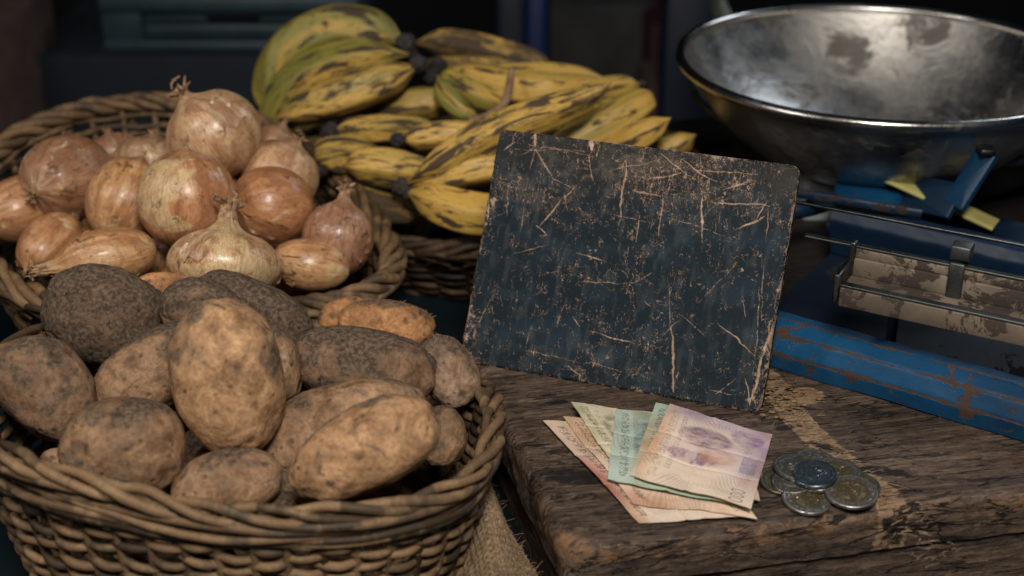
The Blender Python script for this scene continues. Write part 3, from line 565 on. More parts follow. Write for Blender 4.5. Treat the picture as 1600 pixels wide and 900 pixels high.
# ---------------------------------------------------------------- onions
def prof_onion(neck, nl, flat=1.0, root=.03):
    t = np.linspace(0, 1, 90)
    # polar angle from root (0) to neck (1)
    a = t*math.pi; r = np.sin(a)**.92; z = -np.cos(a)
    z = z*flat
    # pinch into neck
    k = sm(.80, 1.0, t); r = r*(1-k)+neck*k; z = z+nl*sm(.83, 1, t)**1.2
    r[0] = 0; return t, r, z
def onion(px, py, Wp, Hp, rot, tilt, Y, tint, pale, label, seed, neck=.09, nl=.22, flare=.6, roots=False):
    """Hp: length along the stem axis, Wp: width across it; rot: direction of the neck in the picture plane"""
    c = PY(px, py, Y); k = depth(c)/FPX; a, b = Wp*k/2, Hp*k/2; r, u, f = view_axes(c)
    A = r*math.cos(R(rot))+u*math.sin(R(rot)); A = A*math.cos(R(tilt))-f*math.sin(R(tilt)); A = unit(A)
    B = unit(np.cross(A, f+.01*u)); D_ = np.cross(B, A)
    t, pr, pz = prof_onion(neck, nl, 1.0); nu = 120; ph = np.arange(nu)*2*math.pi/nu
    cs = np.stack([np.cos(ph), np.sin(ph)], -1)
    Dn = np.stack([np.broadcast_to(cs[:, None, 0], (nu, 90)), np.broadcast_to(cs[:, None, 1], (nu, 90)), np.broadcast_to(pz[None], (nu, 90))], -1)
    wob = 1+.035*fbm(Dn*np.array([1, 1, .8])+seed*2.3, seed, 2)+.010*fbm(Dn*np.array([5, 5, .7])+seed, seed+1, 3)
    rr = pr[None]*wob; kn = sm(.80, .92, t)[None]; rr = rr*(1+kn*.35*fbm(Dn*np.array([4, 4, 1.5])+seed, seed+2, 3))
    P = c+B*(a*rr*cs[:, None, 0])[..., None]+D_*(a*rr*cs[:, None, 1])[..., None]+A*(b*pz[None]*np.ones_like(rr))[..., None]
    lat = np.broadcast_to(np.where(t > .5, t, np.where(t < .045, .95, .5))[None], rr.shape)
    mer = np.stack([Dn[..., 0], Dn[..., 1], Dn[..., 2]*.22], -1)
    o = mesh('onion', MB().grid(P, wu=True, flip=True, mer=mer, lat=lat), M_on, origin=c); o.color = (*tint, pale)
    tag(o, label, 'onion', 'onions heaped in the basket')
    # loose papery flakes lifting off the skin
    rs = np.random.RandomState(seed+77)
    for fk in range(rs.randint(1, 4) if seed < 300 else 0):
        ns_, nr_ = 26, 30; s_, r_2 = np.meshgrid(np.linspace(0, 1, ns_), np.linspace(0, 1, nr_), indexing='ij'); p0 = rs.uniform(0, 2*math.pi); t0 = rs.uniform(.4, .75); wd_ = rs.uniform(.35, .9); ln_ = rs.uniform(.16, .36)
        q3 = np.stack([s_*3, r_2*5, s_*0+fk], -1)
        ph_ = p0+(s_-.5)*wd_*(1+.5*fbm(np.stack([r_2*4, s_*0+fk, s_*0+seed], -1), seed+78, 3)); tt_ = np.clip(t0+(r_2-.5)*ln_*(1+.5*fbm(np.stack([s_*4, s_*0+fk+9, s_*0+seed], -1), seed+79, 4, .65)), .1, .9)
        iu = (ph_/(2*math.pi)*nu) % nu; iv = tt_*89; i0 = iu.astype(int) % nu; i1 = (i0+1) % nu; j0 = np.clip(iv.astype(int), 0, 88); fu = (iu-np.floor(iu))[..., None]; fv = (iv-j0)[..., None]
        bil = lambda Q: (Q[i0, j0]*(1-fu)+Q[i1, j0]*fu)*(1-fv)+(Q[i0, j0+1]*(1-fu)+Q[i1, j0+1]*fu)*fv
        Pf = bil(P); nn = Pf-c; nn /= np.linalg.norm(nn, axis=-1)[..., None]; eg = np.maximum(np.abs(s_-.5), np.abs(r_2-.5))*2
        Pf = Pf+nn*(.00025+.0016*sm(.72, 1, eg)*np.clip(.3+1.6*fbm(q3, seed+80, 2), 0, 1))[..., None]
        fo = mesh('loose_skin', MB().grid(Pf, mer=bil(mer), lat=s_*0+.5), M_on, o); kk_ = rs.uniform(.72, 1.12); fo.color = (tint[0]*kk_, tint[1]*kk_*1.08, tint[2]*kk_*1.15, rs.rand()*.6)
    # dry stem : a frayed bundle of skin strips
    rs = np.random.RandomState(seed+9); top = c+A*b*pz[-1]; m2 = MB(); n = 13
    if nl > .05:
        for i in range(n):
            al = i*2*math.pi/n+rs.rand()*.4; e = B*math.cos(al)+D_*math.sin(al); rn = a*neck*.9; l = b*.34*flare*rs.uniform(.5, 1.25)
            p0 = top-A*b*.22+e*rn*1.25; p1 = top+e*rn*.95; p2 = top+A*l*.6+e*rn*rs.uniform(.8, 1.5); p3 = top+A*l*rs.uniform(.8, 1.1)+e*rn*rs.uniform(1.2, 2.6)+rs.randn(3)*rn*.6
            m2.tube(spline([p0, p1, p2, p3], 10), np.array([.9, .95, 1, 1, .95, .9, 1, 1.1, .9, .35])*rn*.42, 6, flat=.45, mer=(0, 0, i*.3), lat=.95)
        for i in range(8):
            p = top+A*b*.25*flare*rs.rand()+rs.randn(3)*a*neck*.6; d = unit(rs.randn(3)+A); m2.tube([p, p+d*a*neck*.8, p+unit(d+rs.randn(3)*.8)*a*neck*1.3], a*neck*.16, 5, mer=(0, 0, i*.3), lat=.9)
        d_ = mesh('dry_stem', m2, M_stem, o)
    if roots:
        m3 = MB(); bt_ = c-A*b*.99
        for i in range(34):
            e = unit(rs.randn(3)); e = unit(e-A*(e@A)); l = b*rs.uniform(.08, .24); m3.tube(spline([bt_+e*a*.05*rs.rand(), bt_+e*a*.09-A*l*.4, bt_+e*a*.16*rs.rand()-A*l+rs.randn(3)*l*.3], 6), .00035, 4)
        mesh('root_tuft', m3, M_root, o)
    return o
M_stem = plain('dry_onion_stem', (.36, .215, .115), .75, var=.55, scale=260, bump=.5); M_root = plain('onion_roots', (.22, .14, .08), .9, var=.5, scale=200)
O1 = (.52, .285, .14); O2 = (.48, .235, .11); O3 = (.58, .34, .165); O4 = (.39, .225, .135); O5 = (.58, .385, .225)
ON = [
 (335, 212, 150, 138, 122, 8, .93, O5, .38, 'smooth beige onion sitting at the very top of the onion pile', .13, .14, .5, 0),
 (293, 312, 154, 152, 86, 6, .855, (.52, .27, .14), .62, 'large round onion with a pale stripe and scuffed skin below the topmost onion', .045, .10, .5, 0),
 (350, 414, 178, 112, 80, -4, .80, O5, .78, 'pale straw onion with a tall frayed stem in front of the onion pile', .14, .5, 1.1, 0),
 (424, 322, 126, 132, 172, 30, .885, O2, .36, 'coppery onion lying on its side with lines fanning across it', .06, .08, .4, 1),
 (196, 312, 118, 138, 62, -10, .89, O3, .50, 'glossy orange onion left of the large round scuffed one', .05, .10, .3, 0),
 (105, 277, 132, 164, 200, 52, .92, O4, .48, 'dull brown onion with its root end facing out at the upper left', .10, .10, .3, 0),
 (38, 326, 104, 136, 188, 20, .905, O1, .34, 'brown onion at the left edge lying below the dull one', .12, .2, .5, 0),
 (78, 382, 86, 124, 220, 35, .86, O1, .48, 'rounded onion with a scabby root scar above the left rim', .05, .08, .3, 1),
 (168, 402, 92, 152, 184, 4, .82, O3, .50, 'elongated onion lying on its side with its neck pointing left', .17, .42, .4, 0),
 (484, 414, 80, 126, 168, 0, .835, O3, .42, 'small flattish onion with a pale patch at the right rim', .06, .05, .3, 0),
 (528, 374, 112, 118, 78, 0, .865, (.40, .225, .14), .22, 'dusky brown onion against the right side of the basket', .14, .2, .8, 0),
 (236, 248, 112, 72, 80, 0, .97, (.44, .30, .18), .55, 'pale onion half hidden behind the large round ones', .07, .1, .3, 0),
 (438, 275, 122, 112, 60, 0, .93, O5, .42, 'wide beige onion behind the coppery fanned one', .1, .12, .3, 0),
 (178, 238, 84, 60, 100, 0, 1.0, O4, .2, 'small brown onion at the back left of the pile', .08, .1, .3, 0),
 (428, 226, 66, 62, 60, 0, .99, O4, .3, 'reddish onion peeping out at the back beside the topmost onion', .1, .3, .8, 0),
 (392, 272, 80, 72, 100, 0, .95, O4, .3, 'reddish onion wedged under the topmost onion', .1, .1, .6, 0),
 (236, 400, 60, 60, 60, 0, .87, O4, .2, 'dark onion in the gap above the elongated one', .1, .1, .5, 0),
 (160, 345, 70, 62, 100, 0, .92, O4, .2, 'shaded onion in the gap left of the glossy orange one', .1, .1, .5, 0)]
for i, (px, py, W_, H_, rot, til, Y, ti, pa, lab, nk, nl, fl, ro) in enumerate(ON): onion(px, py, W_, H_, rot, til, Y, ti, pa, lab, 200+i*3, nk, nl, fl, bool(ro))
for i, (x, y, z) in enumerate([(-.28, .91, .0), (-.22, .88, -.01), (-.16, .90, -.01), (-.26, .96, .01), (-.19, .95, .01), (-.22, .92, .04)]):
    c = np.array([x, y, z]); q = c-CC; kx = FPX/(q@cF); onion(800+kx*(q@cR), 450-kx*(q@cU), .062*kx, .058*kx, 80+i*50, 0, y, O1, .3, 'onion down inside the basket underneath the heap', 300+i, nl=.0)
# ---------------------------------------------------------------- plantains
def plantain(root, pts, wpx, green, black, seed, stem=1, tip=1, bluntstem=.22):
    P = spline([PY(*p) for p in pts], 60); k = depth(P[30])/FPX; rw = wpx*k/2; t = np.linspace(0, 1, 60)
    rad = rw*np.clip(np.sin(math.pi*np.clip(t*.94+.05, 0, 1))**.55, 0, 1)
    # narrow the stem end and the tip
    if stem: rad = rad*(bluntstem+(1-bluntstem)*sm(.02, .26, t))
    if tip: rad = rad*(.24+.76*sm(1.0, .80, t))
    rad[0] *= .8; T = np.gradient(P, axis=0); T /= np.linalg.norm(T, axis=1)[:, None]
    A = np.cross(T, [0, 0, 1]); A /= np.linalg.norm(A, axis=1)[:, None]; B = np.cross(A, T); nu = 60; ph = np.arange(nu)*2*math.pi/nu+seed*.7
    rdg = np.cos(5*(ph-seed*.7))*.5+.5; sec = 1+.12*(rdg**2-.35)
    pp = P[:, None]+(rad[:, None]*sec[None])[..., None]*(A[:, None]*np.cos(ph)[None, :, None]+B[:, None]*np.sin(ph)[None, :, None])
    # end caps
    pp = np.concatenate([np.repeat(P[:1, None]-T[0]*.0, nu, 1), pp, np.repeat(P[-1:, None]+T[-1]*rad[-1]*.3, nu, 1)], 0); tt = np.concatenate([[0], t, [1]])
    Lm = np.linalg.norm(np.diff(P, axis=0), axis=1).sum()
    mer = np.stack([np.broadcast_to(np.cos(ph)[None], pp.shape[:2]), np.broadcast_to(np.sin(ph)[None], pp.shape[:2]), np.broadcast_to((tt*Lm/.05)[:, None], pp.shape[:2])], -1)
    mer = mer[..., [0, 1, 2]]; endk = np.maximum((1-sm(.0, .10, tt))*stem, sm(.93, 1.0, tt)*tip)*.97
    rg = np.clip((rdg-.93)/.07, 0, 1)
    rdgg = np.broadcast_to(rg[None], pp.shape[:2])
    o = mesh('plantain', MB().grid(pp, wv=True, mer=mer, lat=np.broadcast_to(endk[:, None], pp.shape[:2]), ridge=rdgg), M_pl, root)
    o.color = (green, black, 0, 1); return o
def crown(root, p, r, seed, toward):
    rs = np.random.RandomState(seed); c = PY(*p); D = SD[::3, ::2]; k = depth(c)/FPX*r
    P = c+D*k*(1+.35*fbm(D*2.2+seed, seed, 3)+.15*fbm(D*6+seed, seed+1, 3))[..., None]
    mesh('stem_crown', MB().grid(P, wu=True), M_crown, root)
M_crown = plain('blackened_crown', (.028, .022, .022), .8, var=.6, scale=90, bump=.7)
def bunch(label, loc, fingers, crowns, seed):
    t = thing('plantain_bunch', PY(*loc), label, 'plantains', 'bunches of plantains in the dark basket')
    for i, f in enumerate(fingers): plantain(t, *f, seed=seed*10+i)
    for i, (x, y, Y, r) in enumerate(crowns): crown(t, (x, y, Y), r, seed*7+i, None)
    return t
bunch('thick greenish yellow plantain bunch curving at the upper left of the pile', (540, 120, 1.12), [
 ([(634, 70, 1.13), (595, 52, 1.14), (525, 46, 1.15), (455, 82, 1.15), (426, 145, 1.14), (425, 200, 1.13)], 82, .62, .46),
 ([(640, 85, 1.10), (590, 88, 1.10), (515, 104, 1.10), (455, 140, 1.10), (428, 190, 1.10), (424, 215, 1.10)], 66, .56, .5),
 ([(657, 100, 1.075), (610, 122, 1.07), (540, 148, 1.06), (480, 168, 1.06), (430, 186, 1.07)], 64, .40, .5)],
 [(634, 68, 1.13, 15), (654, 100, 1.075, 14)], 1)
bunch('brown mottled plantain bunch at the very back of the pile', (760, 90, 1.2), [
 ([(645, 68, 1.19), (690, 66, 1.20), (760, 78, 1.20), (830, 96, 1.19), (866, 112, 1.18)], 48, .40, .85),
 ([(640, 100, 1.20), (720, 105, 1.19), (790, 108, 1.18), (858, 128, 1.17)], 46, .36, .9)], [(642, 84, 1.19, 11)], 2)
bunch('plantain bunch with two green fingers beside long yellow ones in the middle of the pile', (760, 140, 1.08), [
 ([(686, 108, 1.10), (725, 118, 1.09), (790, 134, 1.07), (860, 142, 1.06), (930, 140, 1.08), (985, 155, 1.10)], 56, .40, .35),
 ([(684, 112, 1.09), (710, 128, 1.08), (750, 150, 1.06), (800, 172, 1.06)], 38, .52, .34),
 ([(684, 118, 1.08), (697, 148, 1.06), (722, 174, 1.05), (750, 186, 1.05)], 34, .58, .25),
 ([(700, 130, 1.11), (780, 122, 1.12), (870, 118, 1.13), (950, 124, 1.13)], 40, .44, .35)], [(684, 106, 1.09, 15), (674, 120, 1.085, 12)], 3)
bunch('bright yellow plantain bunch fanning out behind the left edge of the blackboard', (700, 290, .96), [
 ([(632, 288, .96), (680, 262, .95), (750, 218, .955), (830, 184, .96), (905, 158, .975), (955, 128, 1.0)], 58, .40, .62),
 ([(634, 292, .965), (690, 278, .95), (760, 262, .95), (840, 250, .96), (900, 240, .97)], 52, .30, .45),
 ([(632, 297, .96), (680, 316, .935), (740, 334, .925), (810, 336, .93), (870, 325, .95)], 66, .30, .38)],
 [(628, 292, .96, 15), (638, 302, .955, 10)], 4)
bunch('yellow plantain bunch with tips rising to the right behind the blackboard', (950, 200, 1.03), [
 ([(830, 235, 1.0), (890, 222, 1.0), (955, 192, 1.01), (1000, 162, 1.02), (1020, 148, 1.03)], 62, .46, .32),
 ([(880, 260, 1.0), (950, 238, .995), (1005, 210, .99), (1048, 184, .99)], 46, .36, .40),
 ([(930, 275, 1.03), (1000, 248, 1.03), (1050, 230, 1.03), (1088, 210, 1.03)], 46, .40, .45),
 ([(820, 190, 1.06), (890, 160, 1.06), (960, 140, 1.07), (1002, 132, 1.08)], 46, .44, .5)], [(826, 236, 1.0, 14), (1003, 131, 1.08, 7)], 5)
bunch('short dark spotted plantain bunch at the left beside the onions', (560, 250, 1.0), [
 ([(518, 206, 1.02), (560, 203, 1.02), (630, 200, 1.02), (700, 205, 1.03)], 42, .38, .62),
 ([(622, 220, 1.0), (665, 214, 1.0), (720, 208, 1.0), (780, 206, 1.0)], 46, .34, .45),
 ([(500, 258, .99), (515, 245, .99), (560, 246, 1.0), (610, 255, 1.01)], 60, .46, .66),
 ([(534, 262, .985), (580, 258, .975), (640, 266, .975), (700, 280, .985)], 62, .44, .55),
 ([(532, 296, .985), (565, 312, .975), (610, 328, .975), (660, 338, .985)], 54, .42, .95)],
 [(517, 207, 1.02, 15), (622, 220, .995, 12), (500, 262, .985, 15)], 6)
bunch('plantains lying in shade in the middle of the pile', (600, 175, 1.08), [
 ([(560, 190, 1.10), (620, 168, 1.09), (680, 158, 1.09), (730, 160, 1.09)], 52, .52, .5),
 ([(600, 240, 1.05), (700, 225, 1.05), (800, 200, 1.04), (880, 200, 1.04)], 60, .45, .6),
 ([(560, 300, 1.03), (640, 290, 1.03), (740, 280, 1.02)], 60, .5, .7),
 ([(430, 235, 1.09), (500, 215, 1.10), (580, 205, 1.10)], 60, .6, .8)], [(560, 192, 1.10, 12)], 7)
mb = MB(); mb.tube(spline([PY(800, 108, 1.05), PY(795, 140, 1.035), PY(786, 165, 1.03), PY(762, 182, 1.03), PY(735, 192, 1.03)], 24), np.linspace(.0028, .0038, 24), 7, flat=.5)
tag(mesh('dry_stalk', mb, plain('stalk_brown', (.22, .14, .08), .8, var=.5, scale=90)), 'thin dried brown stalk draped over the green plantains', 'stalk')
# ---------------------------------------------------------------- burlap
def burlap():
    nu, nv = 22, 64; mb = MB()
    L0 = [PZ(680, 700, -.05), PZ(690, 770, -.045), PZ(700, 840, -.04), PZ(705, 940, -.038), PZ(705, 1010, -.04)]
    R0 = [PZ(742, 705, -.05), PZ(768, 765, -.045), PZ(802, 830, -.042), PZ(836, 900, -.04), PZ(862, 975, -.04)]
    Lc = spline(L0, nv); Rc = spline(R0, nv)
    def surf(u, v):  # arrays
        i = v*(nv-1); i0 = np.clip(i.astype(int), 0, nv-2); f = (i-i0)[..., None]
        a = Lc[i0]*(1-f)+Lc[i0+1]*f; b = Rc[i0]*(1-f)+Rc[i0+1]*f
        p = a*(1-u[..., None])+b*u[..., None]
        h = .020*np.sin(math.pi*np.clip(u, 0, 1))**.7*(.55+.45*sm(0, .5, v))+.007*np.sin(u*9+v*5)+.004*fbm(np.stack([u*3, v*6, u*0], -1), 400, 3)
        p = p.copy(); p[..., 2] += h; return p
    s = np.linspace(0, 1, nv*5)
    rs = np.random.RandomState(3)
    for i in range(nu):
        u0 = i/(nu-1); uu = u0+.006*fbm(np.stack([s*25, s*0+i, s*0], -1), 401, 3); P = surf(uu, s); P[:, 2] += .0009*np.sin(s*(nv-1)*math.pi+i*math.pi)
        mb.tube(P, .00105*(1+.35*fbm(np.stack([s*40, s*0+i*3, s*0], -1), 402, 2)), 5, rnd=float(rs.rand()), al=s)
    s = np.linspace(0, 1, nu*5)
    for j in range(nv-2):
        v0 = (j+.5)/(nv-1); vv = v0+.0016*fbm(np.stack([s*9, s*0+j, s*0], -1), 403, 3); P = surf(s, np.clip(vv, 0, 1)); P[:, 2] -= .0009*np.sin(s*(nu-1)*math.pi+j*math.pi)
        mb.tube(P, .00110*(1+.35*fbm(np.stack([s*20, s*0+j*3, s*0], -1), 404, 2)), 5, rnd=float(rs.rand()), al=s)
    for j in range(260):
        u0 = 1.0 if rs.rand() < .5 else rs.rand(); v0 = rs.rand(); p = surf(np.array([u0]), np.array([v0]))[0]; d = unit(rs.randn(3)+np.array([.5, 0, .8])); l = rs.uniform(.002, .007)
        mb.tube([p, p+d*l*.5, p+d*l+rs.randn(3)*l*.3], .00013, 3, rnd=.9, al=np.zeros(3))
    return mb
def mat_burlap():
    m = NT('burlap', .9, 0, .1); r = m.attr('rnd'); c = m.obj(); n = m.noise(c, 700, 4, .7); n2 = m.noise(c, 30, 4)
    m.set(Base_Color=m.mul(m.mix(r, (.20, .135, .08), (.34, .245, .155)), m.mix(m.m_('MULTIPLY', n, m.ramp(n2, .3, .7, .7, 1.2)), (.4, .4, .4), (1.5, 1.5, 1.5))), Normal=m.bump(n, .5, .0004)); return m.m
tag(mesh('burlap_sack', burlap(), mat_burlap()), 'coarse woven burlap sacking in the gap between potato basket and wooden board', 'sacking')
# ---------------------------------------------------------------- banknotes
FONT = {'0': '01110 10001 10001 10001 10001 10001 01110', '1': '00100 01100 00100 00100 00100 00100 01110', '2': '01110 10001 00001 00110 01000 10000 11111', '5': '11111 10000 11110 00001 00001 10001 01110'}
def note(label, corners, z, base, accents, seed, wave=.0012, dig=None, face=False, bend=.0):
    rs = np.random.RandomState(seed); nu, nv = 230, 230; wave *= 1.9
    u, v = np.meshgrid(np.linspace(0, 1, nu), np.linspace(0, 1, nv), indexing='ij')   # u along top, v downwards
    c = [PZ(x, y, z) for x, y in corners]  # TL TR BR BL
    uu = u+.012*fbm(np.stack([v*2.5, u*0, u*0], -1), seed+1, 3)*1.0; vv = v+.012*fbm(np.stack([u*2.5, u*0+5, u*0], -1), seed+2, 3)
    P = (c[0]*((1-uu)*(1-vv))[..., None]+c[1]*(uu*(1-vv))[..., None]+c[2]*(uu*vv)[..., None]+c[3]*((1-uu)*vv)[..., None])
    q = np.stack([u, v, u*0], -1)
    crease = -.0008*np.exp(-np.abs(v-.36-.03*u)/.02)+.0006*np.exp(-np.abs(u-.45)/.02)-.0006*np.exp(-np.abs(v-.66)/.015)
    Z = wave*1.2*fbm(P*30, 777, 3)+.0004*fbm(q*3+seed, seed+3, 3)+.00035*fbm(q*11+seed, seed+4, 3)+crease+bend*((u-.5)**2*2+(v-.5)**2)
    P[..., 2] = z+.0006+np.maximum(Z+wave*.7, 0)
    col = np.ones((nu, nv, 3))*np.array(base)
    for (a, b_, rgb, s) in accents:   # gaussian washes at (a,b)
        k = s[2]*np.exp(-((u-a)/s[0])**2-((v-b_)/s[1])**2)*(1+.5*fbm(q*7+seed, seed+5, 3)); k = np.clip(k, 0, 1)[..., None]; col = col*(1-k)+np.array(rgb)*k
    def ink(M, rgb, s=.8):
        nonlocal col; k = np.clip(M*s, 0, 1)[..., None]; col = col*(1-k)+np.array(rgb)*k
    dark = np.array(accents[0][2])*.20
    # guilloche fine lines
    g = .5+.5*np.sin((u*1.2+v)*160+6*np.sin(u*14)+4*np.sin(v*17)); gm = sm(.2, .5, fbm(q*3+seed, seed+6, 2)+.25); ink(g*gm, dark*1.3+.05, .3)
    g = .5+.5*np.sin((u-v)*140+9*fbm(q*3, seed+7, 3)*3); ink(g*sm(.1, .4, fbm(q*2.6+9, seed+8, 2)+.1), dark*1.2, .28)
    # column of heavy glyphs along the left edge, standing sideways
    def glyphs(x0, y0, x1, y1, n, h, rgb, s, bold=.0):
        L = math.hypot(x1-x0, y1-y0); ux, uy = (x1-x0)/L, (y1-y0)/L
        a = ((u-x0)*ux+(v-y0)*uy)/L*n; b = (-(u-x0)*uy+(v-y0)*ux)/h+.5; i = np.floor(a).astype(int); fa = a-i; ok = (i >= 0) & (i < n) & (b >= 0) & (b <= 1)
        ii = np.clip(i, 0, n-1); bits = rs.rand(n, 4, 5) < .56; bits[:, 0, :] |= rs.rand(n, 5) < .4; bx = np.clip((fa*5).astype(int), 0, 4); by = np.clip((b*5).astype(int), 0, 4)
        M = np.where(bx < 4, bits[ii, np.clip(bx, 0, 3), by], 0)*ok; ink(M.astype(float), rgb, s)
    glyphs(.10, .06, .12, .94, 15, .075, dark*(1.6 if face else 1), .30 if face else .55); glyphs(.20, .10, .22, .80, 20, .05, dark*1.6, .4)
    glyphs(.22, .90, .80, .90, 16, .04, dark*1.5+.1, .22)
    if not face:
        for zx, zy, za_, zb_ in ((.34, .42, .16, .30), (.70, .35, .2, .2)): ink((1-sm(.8, 1.1, np.hypot((u-zx)/za_, (v-zy)/zb_)))*np.clip(.45+1.9*fbm(q*np.array([14, 22, 1])+seed, seed+15, 4, .7), 0, 1), dark*1.1, .6)
    if face:
        # dim portrait-like wash: an oval with shaded strands, no likeness
        e = np.hypot((u-.50)/.20, (v-.42)/.24); st_ = np.clip(.5+1.6*fbm(q*np.array([30, 11, 1]), seed+11, 4, .7), 0, 1); st2 = np.clip(.5+1.6*fbm(q*np.array([9, 34, 1]), seed+12, 4, .7), 0, 1)
        hair = (1-sm(.75, 1.05, np.hypot((u-.44)/.27, (v-.29)/.13))); ink(hair*(.45+.55*st2), (.16, .08, .14), .85)
        ink((1-sm(.8, 1.1, np.hypot((u-.38)/.24, (v-.56)/.09)))*(.3+.7*st_), (.22, .10, .22), .8)
        ink((1-sm(.7, 1.1, np.hypot((u-.60)/.18, (v-.50)/.12)))*(.3+.7*st2), (.50, .26, .16), .75)
        ink(((np.abs(u-.88) < .07) & (np.abs(v-.52) < .10))*(.4+.6*st2), (.24, .22, .32), .7)
        ink((1-sm(.8, 1.1, np.hypot((u-.80)/.16, (v-.16)/.11)))*(.3+.7*st2), (.22, .12, .27), .75)
        glyphs(.84, .20, .86, .62, 7, .08, (.3, .25, .35), .45); glyphs(.5, .09, .8, .09, 9, .05, (.25, .15, .28), .4)
    if dig:
        word, dx, dy, hh, ww = dig   # read sideways, going up
        for n_, chh in enumerate(word):
            rows = FONT[chh].split(); x = dx; y = dy-n_*ww*1.25
            bb_ = (u-(x-hh/2))/hh*7; aa = (y-v)/ww*5; ok = (bb_ >= 0) & (bb_ < 7) & (aa >= 0) & (aa < 5)
            F_ = np.array([[int(z_) for z_ in r_] for r_ in rows]); M = F_[np.clip(bb_.astype(int), 0, 6), np.clip(aa.astype(int), 0, 4)]*ok; ink(M.astype(float), dark*.9, .75)
    grime = sm(.05, .55, fbm(q*4+3*seed, seed+13, 5)); col = col*(1-.28*grime[..., None]*np.array([.6, .9, 1.3]))
    cr = np.exp(-np.abs(v-.36-.03*u)/.006)+np.exp(-np.abs(v-.66)/.006)*.6+np.exp(-np.abs(u-.45)/.005)*.5+sm(.42, .5, np.abs(fbm(q*5, seed+14, 3)-.05)*-1+.5)*.12
    ink(np.clip(cr, 0, 1), np.array(base)*1.1, .3)
    mb = MB(); mb.grid(P, flip=True, pc=col, h=np.zeros(u.shape)); P2 = P.copy(); P2[..., 2] -= .00022
    mb.grid(P2, pc=col, h=np.zeros(u.shape))
    o = mesh('banknote', mb, M_note, origin=P.mean((0, 1))); tag(o, label, 'banknote', 'banknotes fanned on the wooden board'); return o
M_note = mat_vcol('banknote_paper', .85, .15, 900, .2)
CRM = (.68, .55, .42)
note('pale pink banknote with a red left edge, lowest of the fan', [(849, 665), (1030, 672), (1158, 814), (1000, 821)], .0004, (.76, .62, .50), [(.0, .60, (.50, .17, .15), (.13, .30, .85)), (.1, .1, (.60, .45, .36), (.2, .2, .4)), (.25, .4, (.25, .18, .13), (.2, .25, .35))], 501)
note('peach banknote second from the bottom of the fan', [(880, 660), (1060, 668), (1182, 815), (990, 792)], .0016, (.76, .58, .44), [(.1, .1, (.62, .42, .28), (.3, .3, .6)), (.1, .95, (.55, .23, .18), (.35, .12, .5))], 502, dig=('15', .86, .97, .035, .03))
note('thin cream banknote with its corner poking out at the right', [(1000, 655), (1160, 690), (1187, 787), (1020, 770)], .0026, CRM, [(.1, .1, (.6, .4, .3), (.2, .2, .3))], 503)
note('olive cream banknote in the middle left of the fan', [(892, 636), (1050, 650), (1120, 760), (958, 732)], .0034, (.72, .64, .48), [(.0, .1, (.46, .44, .28), (.20, .5, .7)), (.35, .5, (.40, .36, .25), (.2, .3, .3))], 504)
note('pale teal banknote with a green left band', [(962, 641), (1120, 664), (1156, 797), (949, 755)], .0046, (.57, .62, .53), [(.0, .5, (.43, .54, .47), (.32, .8, .8)), (.30, .3, (.07, .24, .24), (.09, .30, .65)), (.42, .4, (.45, .28, .12), (.06, .2, .5)), (.6, .98, (.36, .52, .36), (.5, .05, .7))], 505)
note('teal and tan banknote just under the purple one', [(1025, 635), (1160, 672), (1168, 792), (984, 750)], .0058, (.60, .56, .45), [(.1, .0, (.33, .48, .40), (.4, .28, .9)), (.08, .6, (.40, .27, .15), (.15, .28, .75)), (.2, .1, (.05, .24, .25), (.06, .18, .7))], 506)
note('purple and cream banknote on top of the fan with large outlined zeros', [(1047, 639), (1207, 686), (1173, 801), (991, 752)], .0072, (.80, .66, .54), [(.45, .0, (.42, .31, .41), (.7, .15, .9)), (1.0, .35, (.40, .28, .44), (.22, .45, .8)), (.0, .6, (.66, .38, .22), (.10, .6, .85)), (.6, .42, (.50, .36, .48), (.35, .2, .4)), (.4, .85, (.78, .62, .45), (.5, .15, .5))], 507, dig=('000', .86, .98, .12, .045), face=True, bend=.0008)
# ---------------------------------------------------------------- coins
def mat_coin(name, col, dcol, rough=.42):
    m = NT(name, rough, 1, .5); c = m.obj(); n = m.noise(c, 260, 6, .75); n2 = m.noise(c, 900, 4, .7); k = m.ramp(m.m_('ADD', m.attr('cav'), m.m_('MULTIPLY', m.m_('SUBTRACT', n, .5), 1.3)), .25, .75)
    m.set(Base_Color=m.mix(k, dcol, m.mul(m.mix(n2, (.7, .7, .7), (1.2, 1.2, 1.2)), col)), Metallic=m.ramp(k, 0, 1, .55, 1), Roughness=m.ramp(k, 0, 1, .62, rough), Normal=m.bump(n2, .12, .0002)); return m.m
M_ring = mat_coin('coin_nickel', (.52, .49, .45), (.10, .085, .07)); M_core = mat_coin('coin_brass', (.42, .35, .21), (.09, .07, .04), .46); M_dull = mat_coin('coin_grey', (.42, .41, .39), (.07, .065, .055)); M_olive = mat_coin('coin_olive', (.34, .33, .25), (.07, .065, .045)); M_bluec = mat_coin('coin_blue_grey', (.20, .27, .33), (.03, .045, .06), .34)
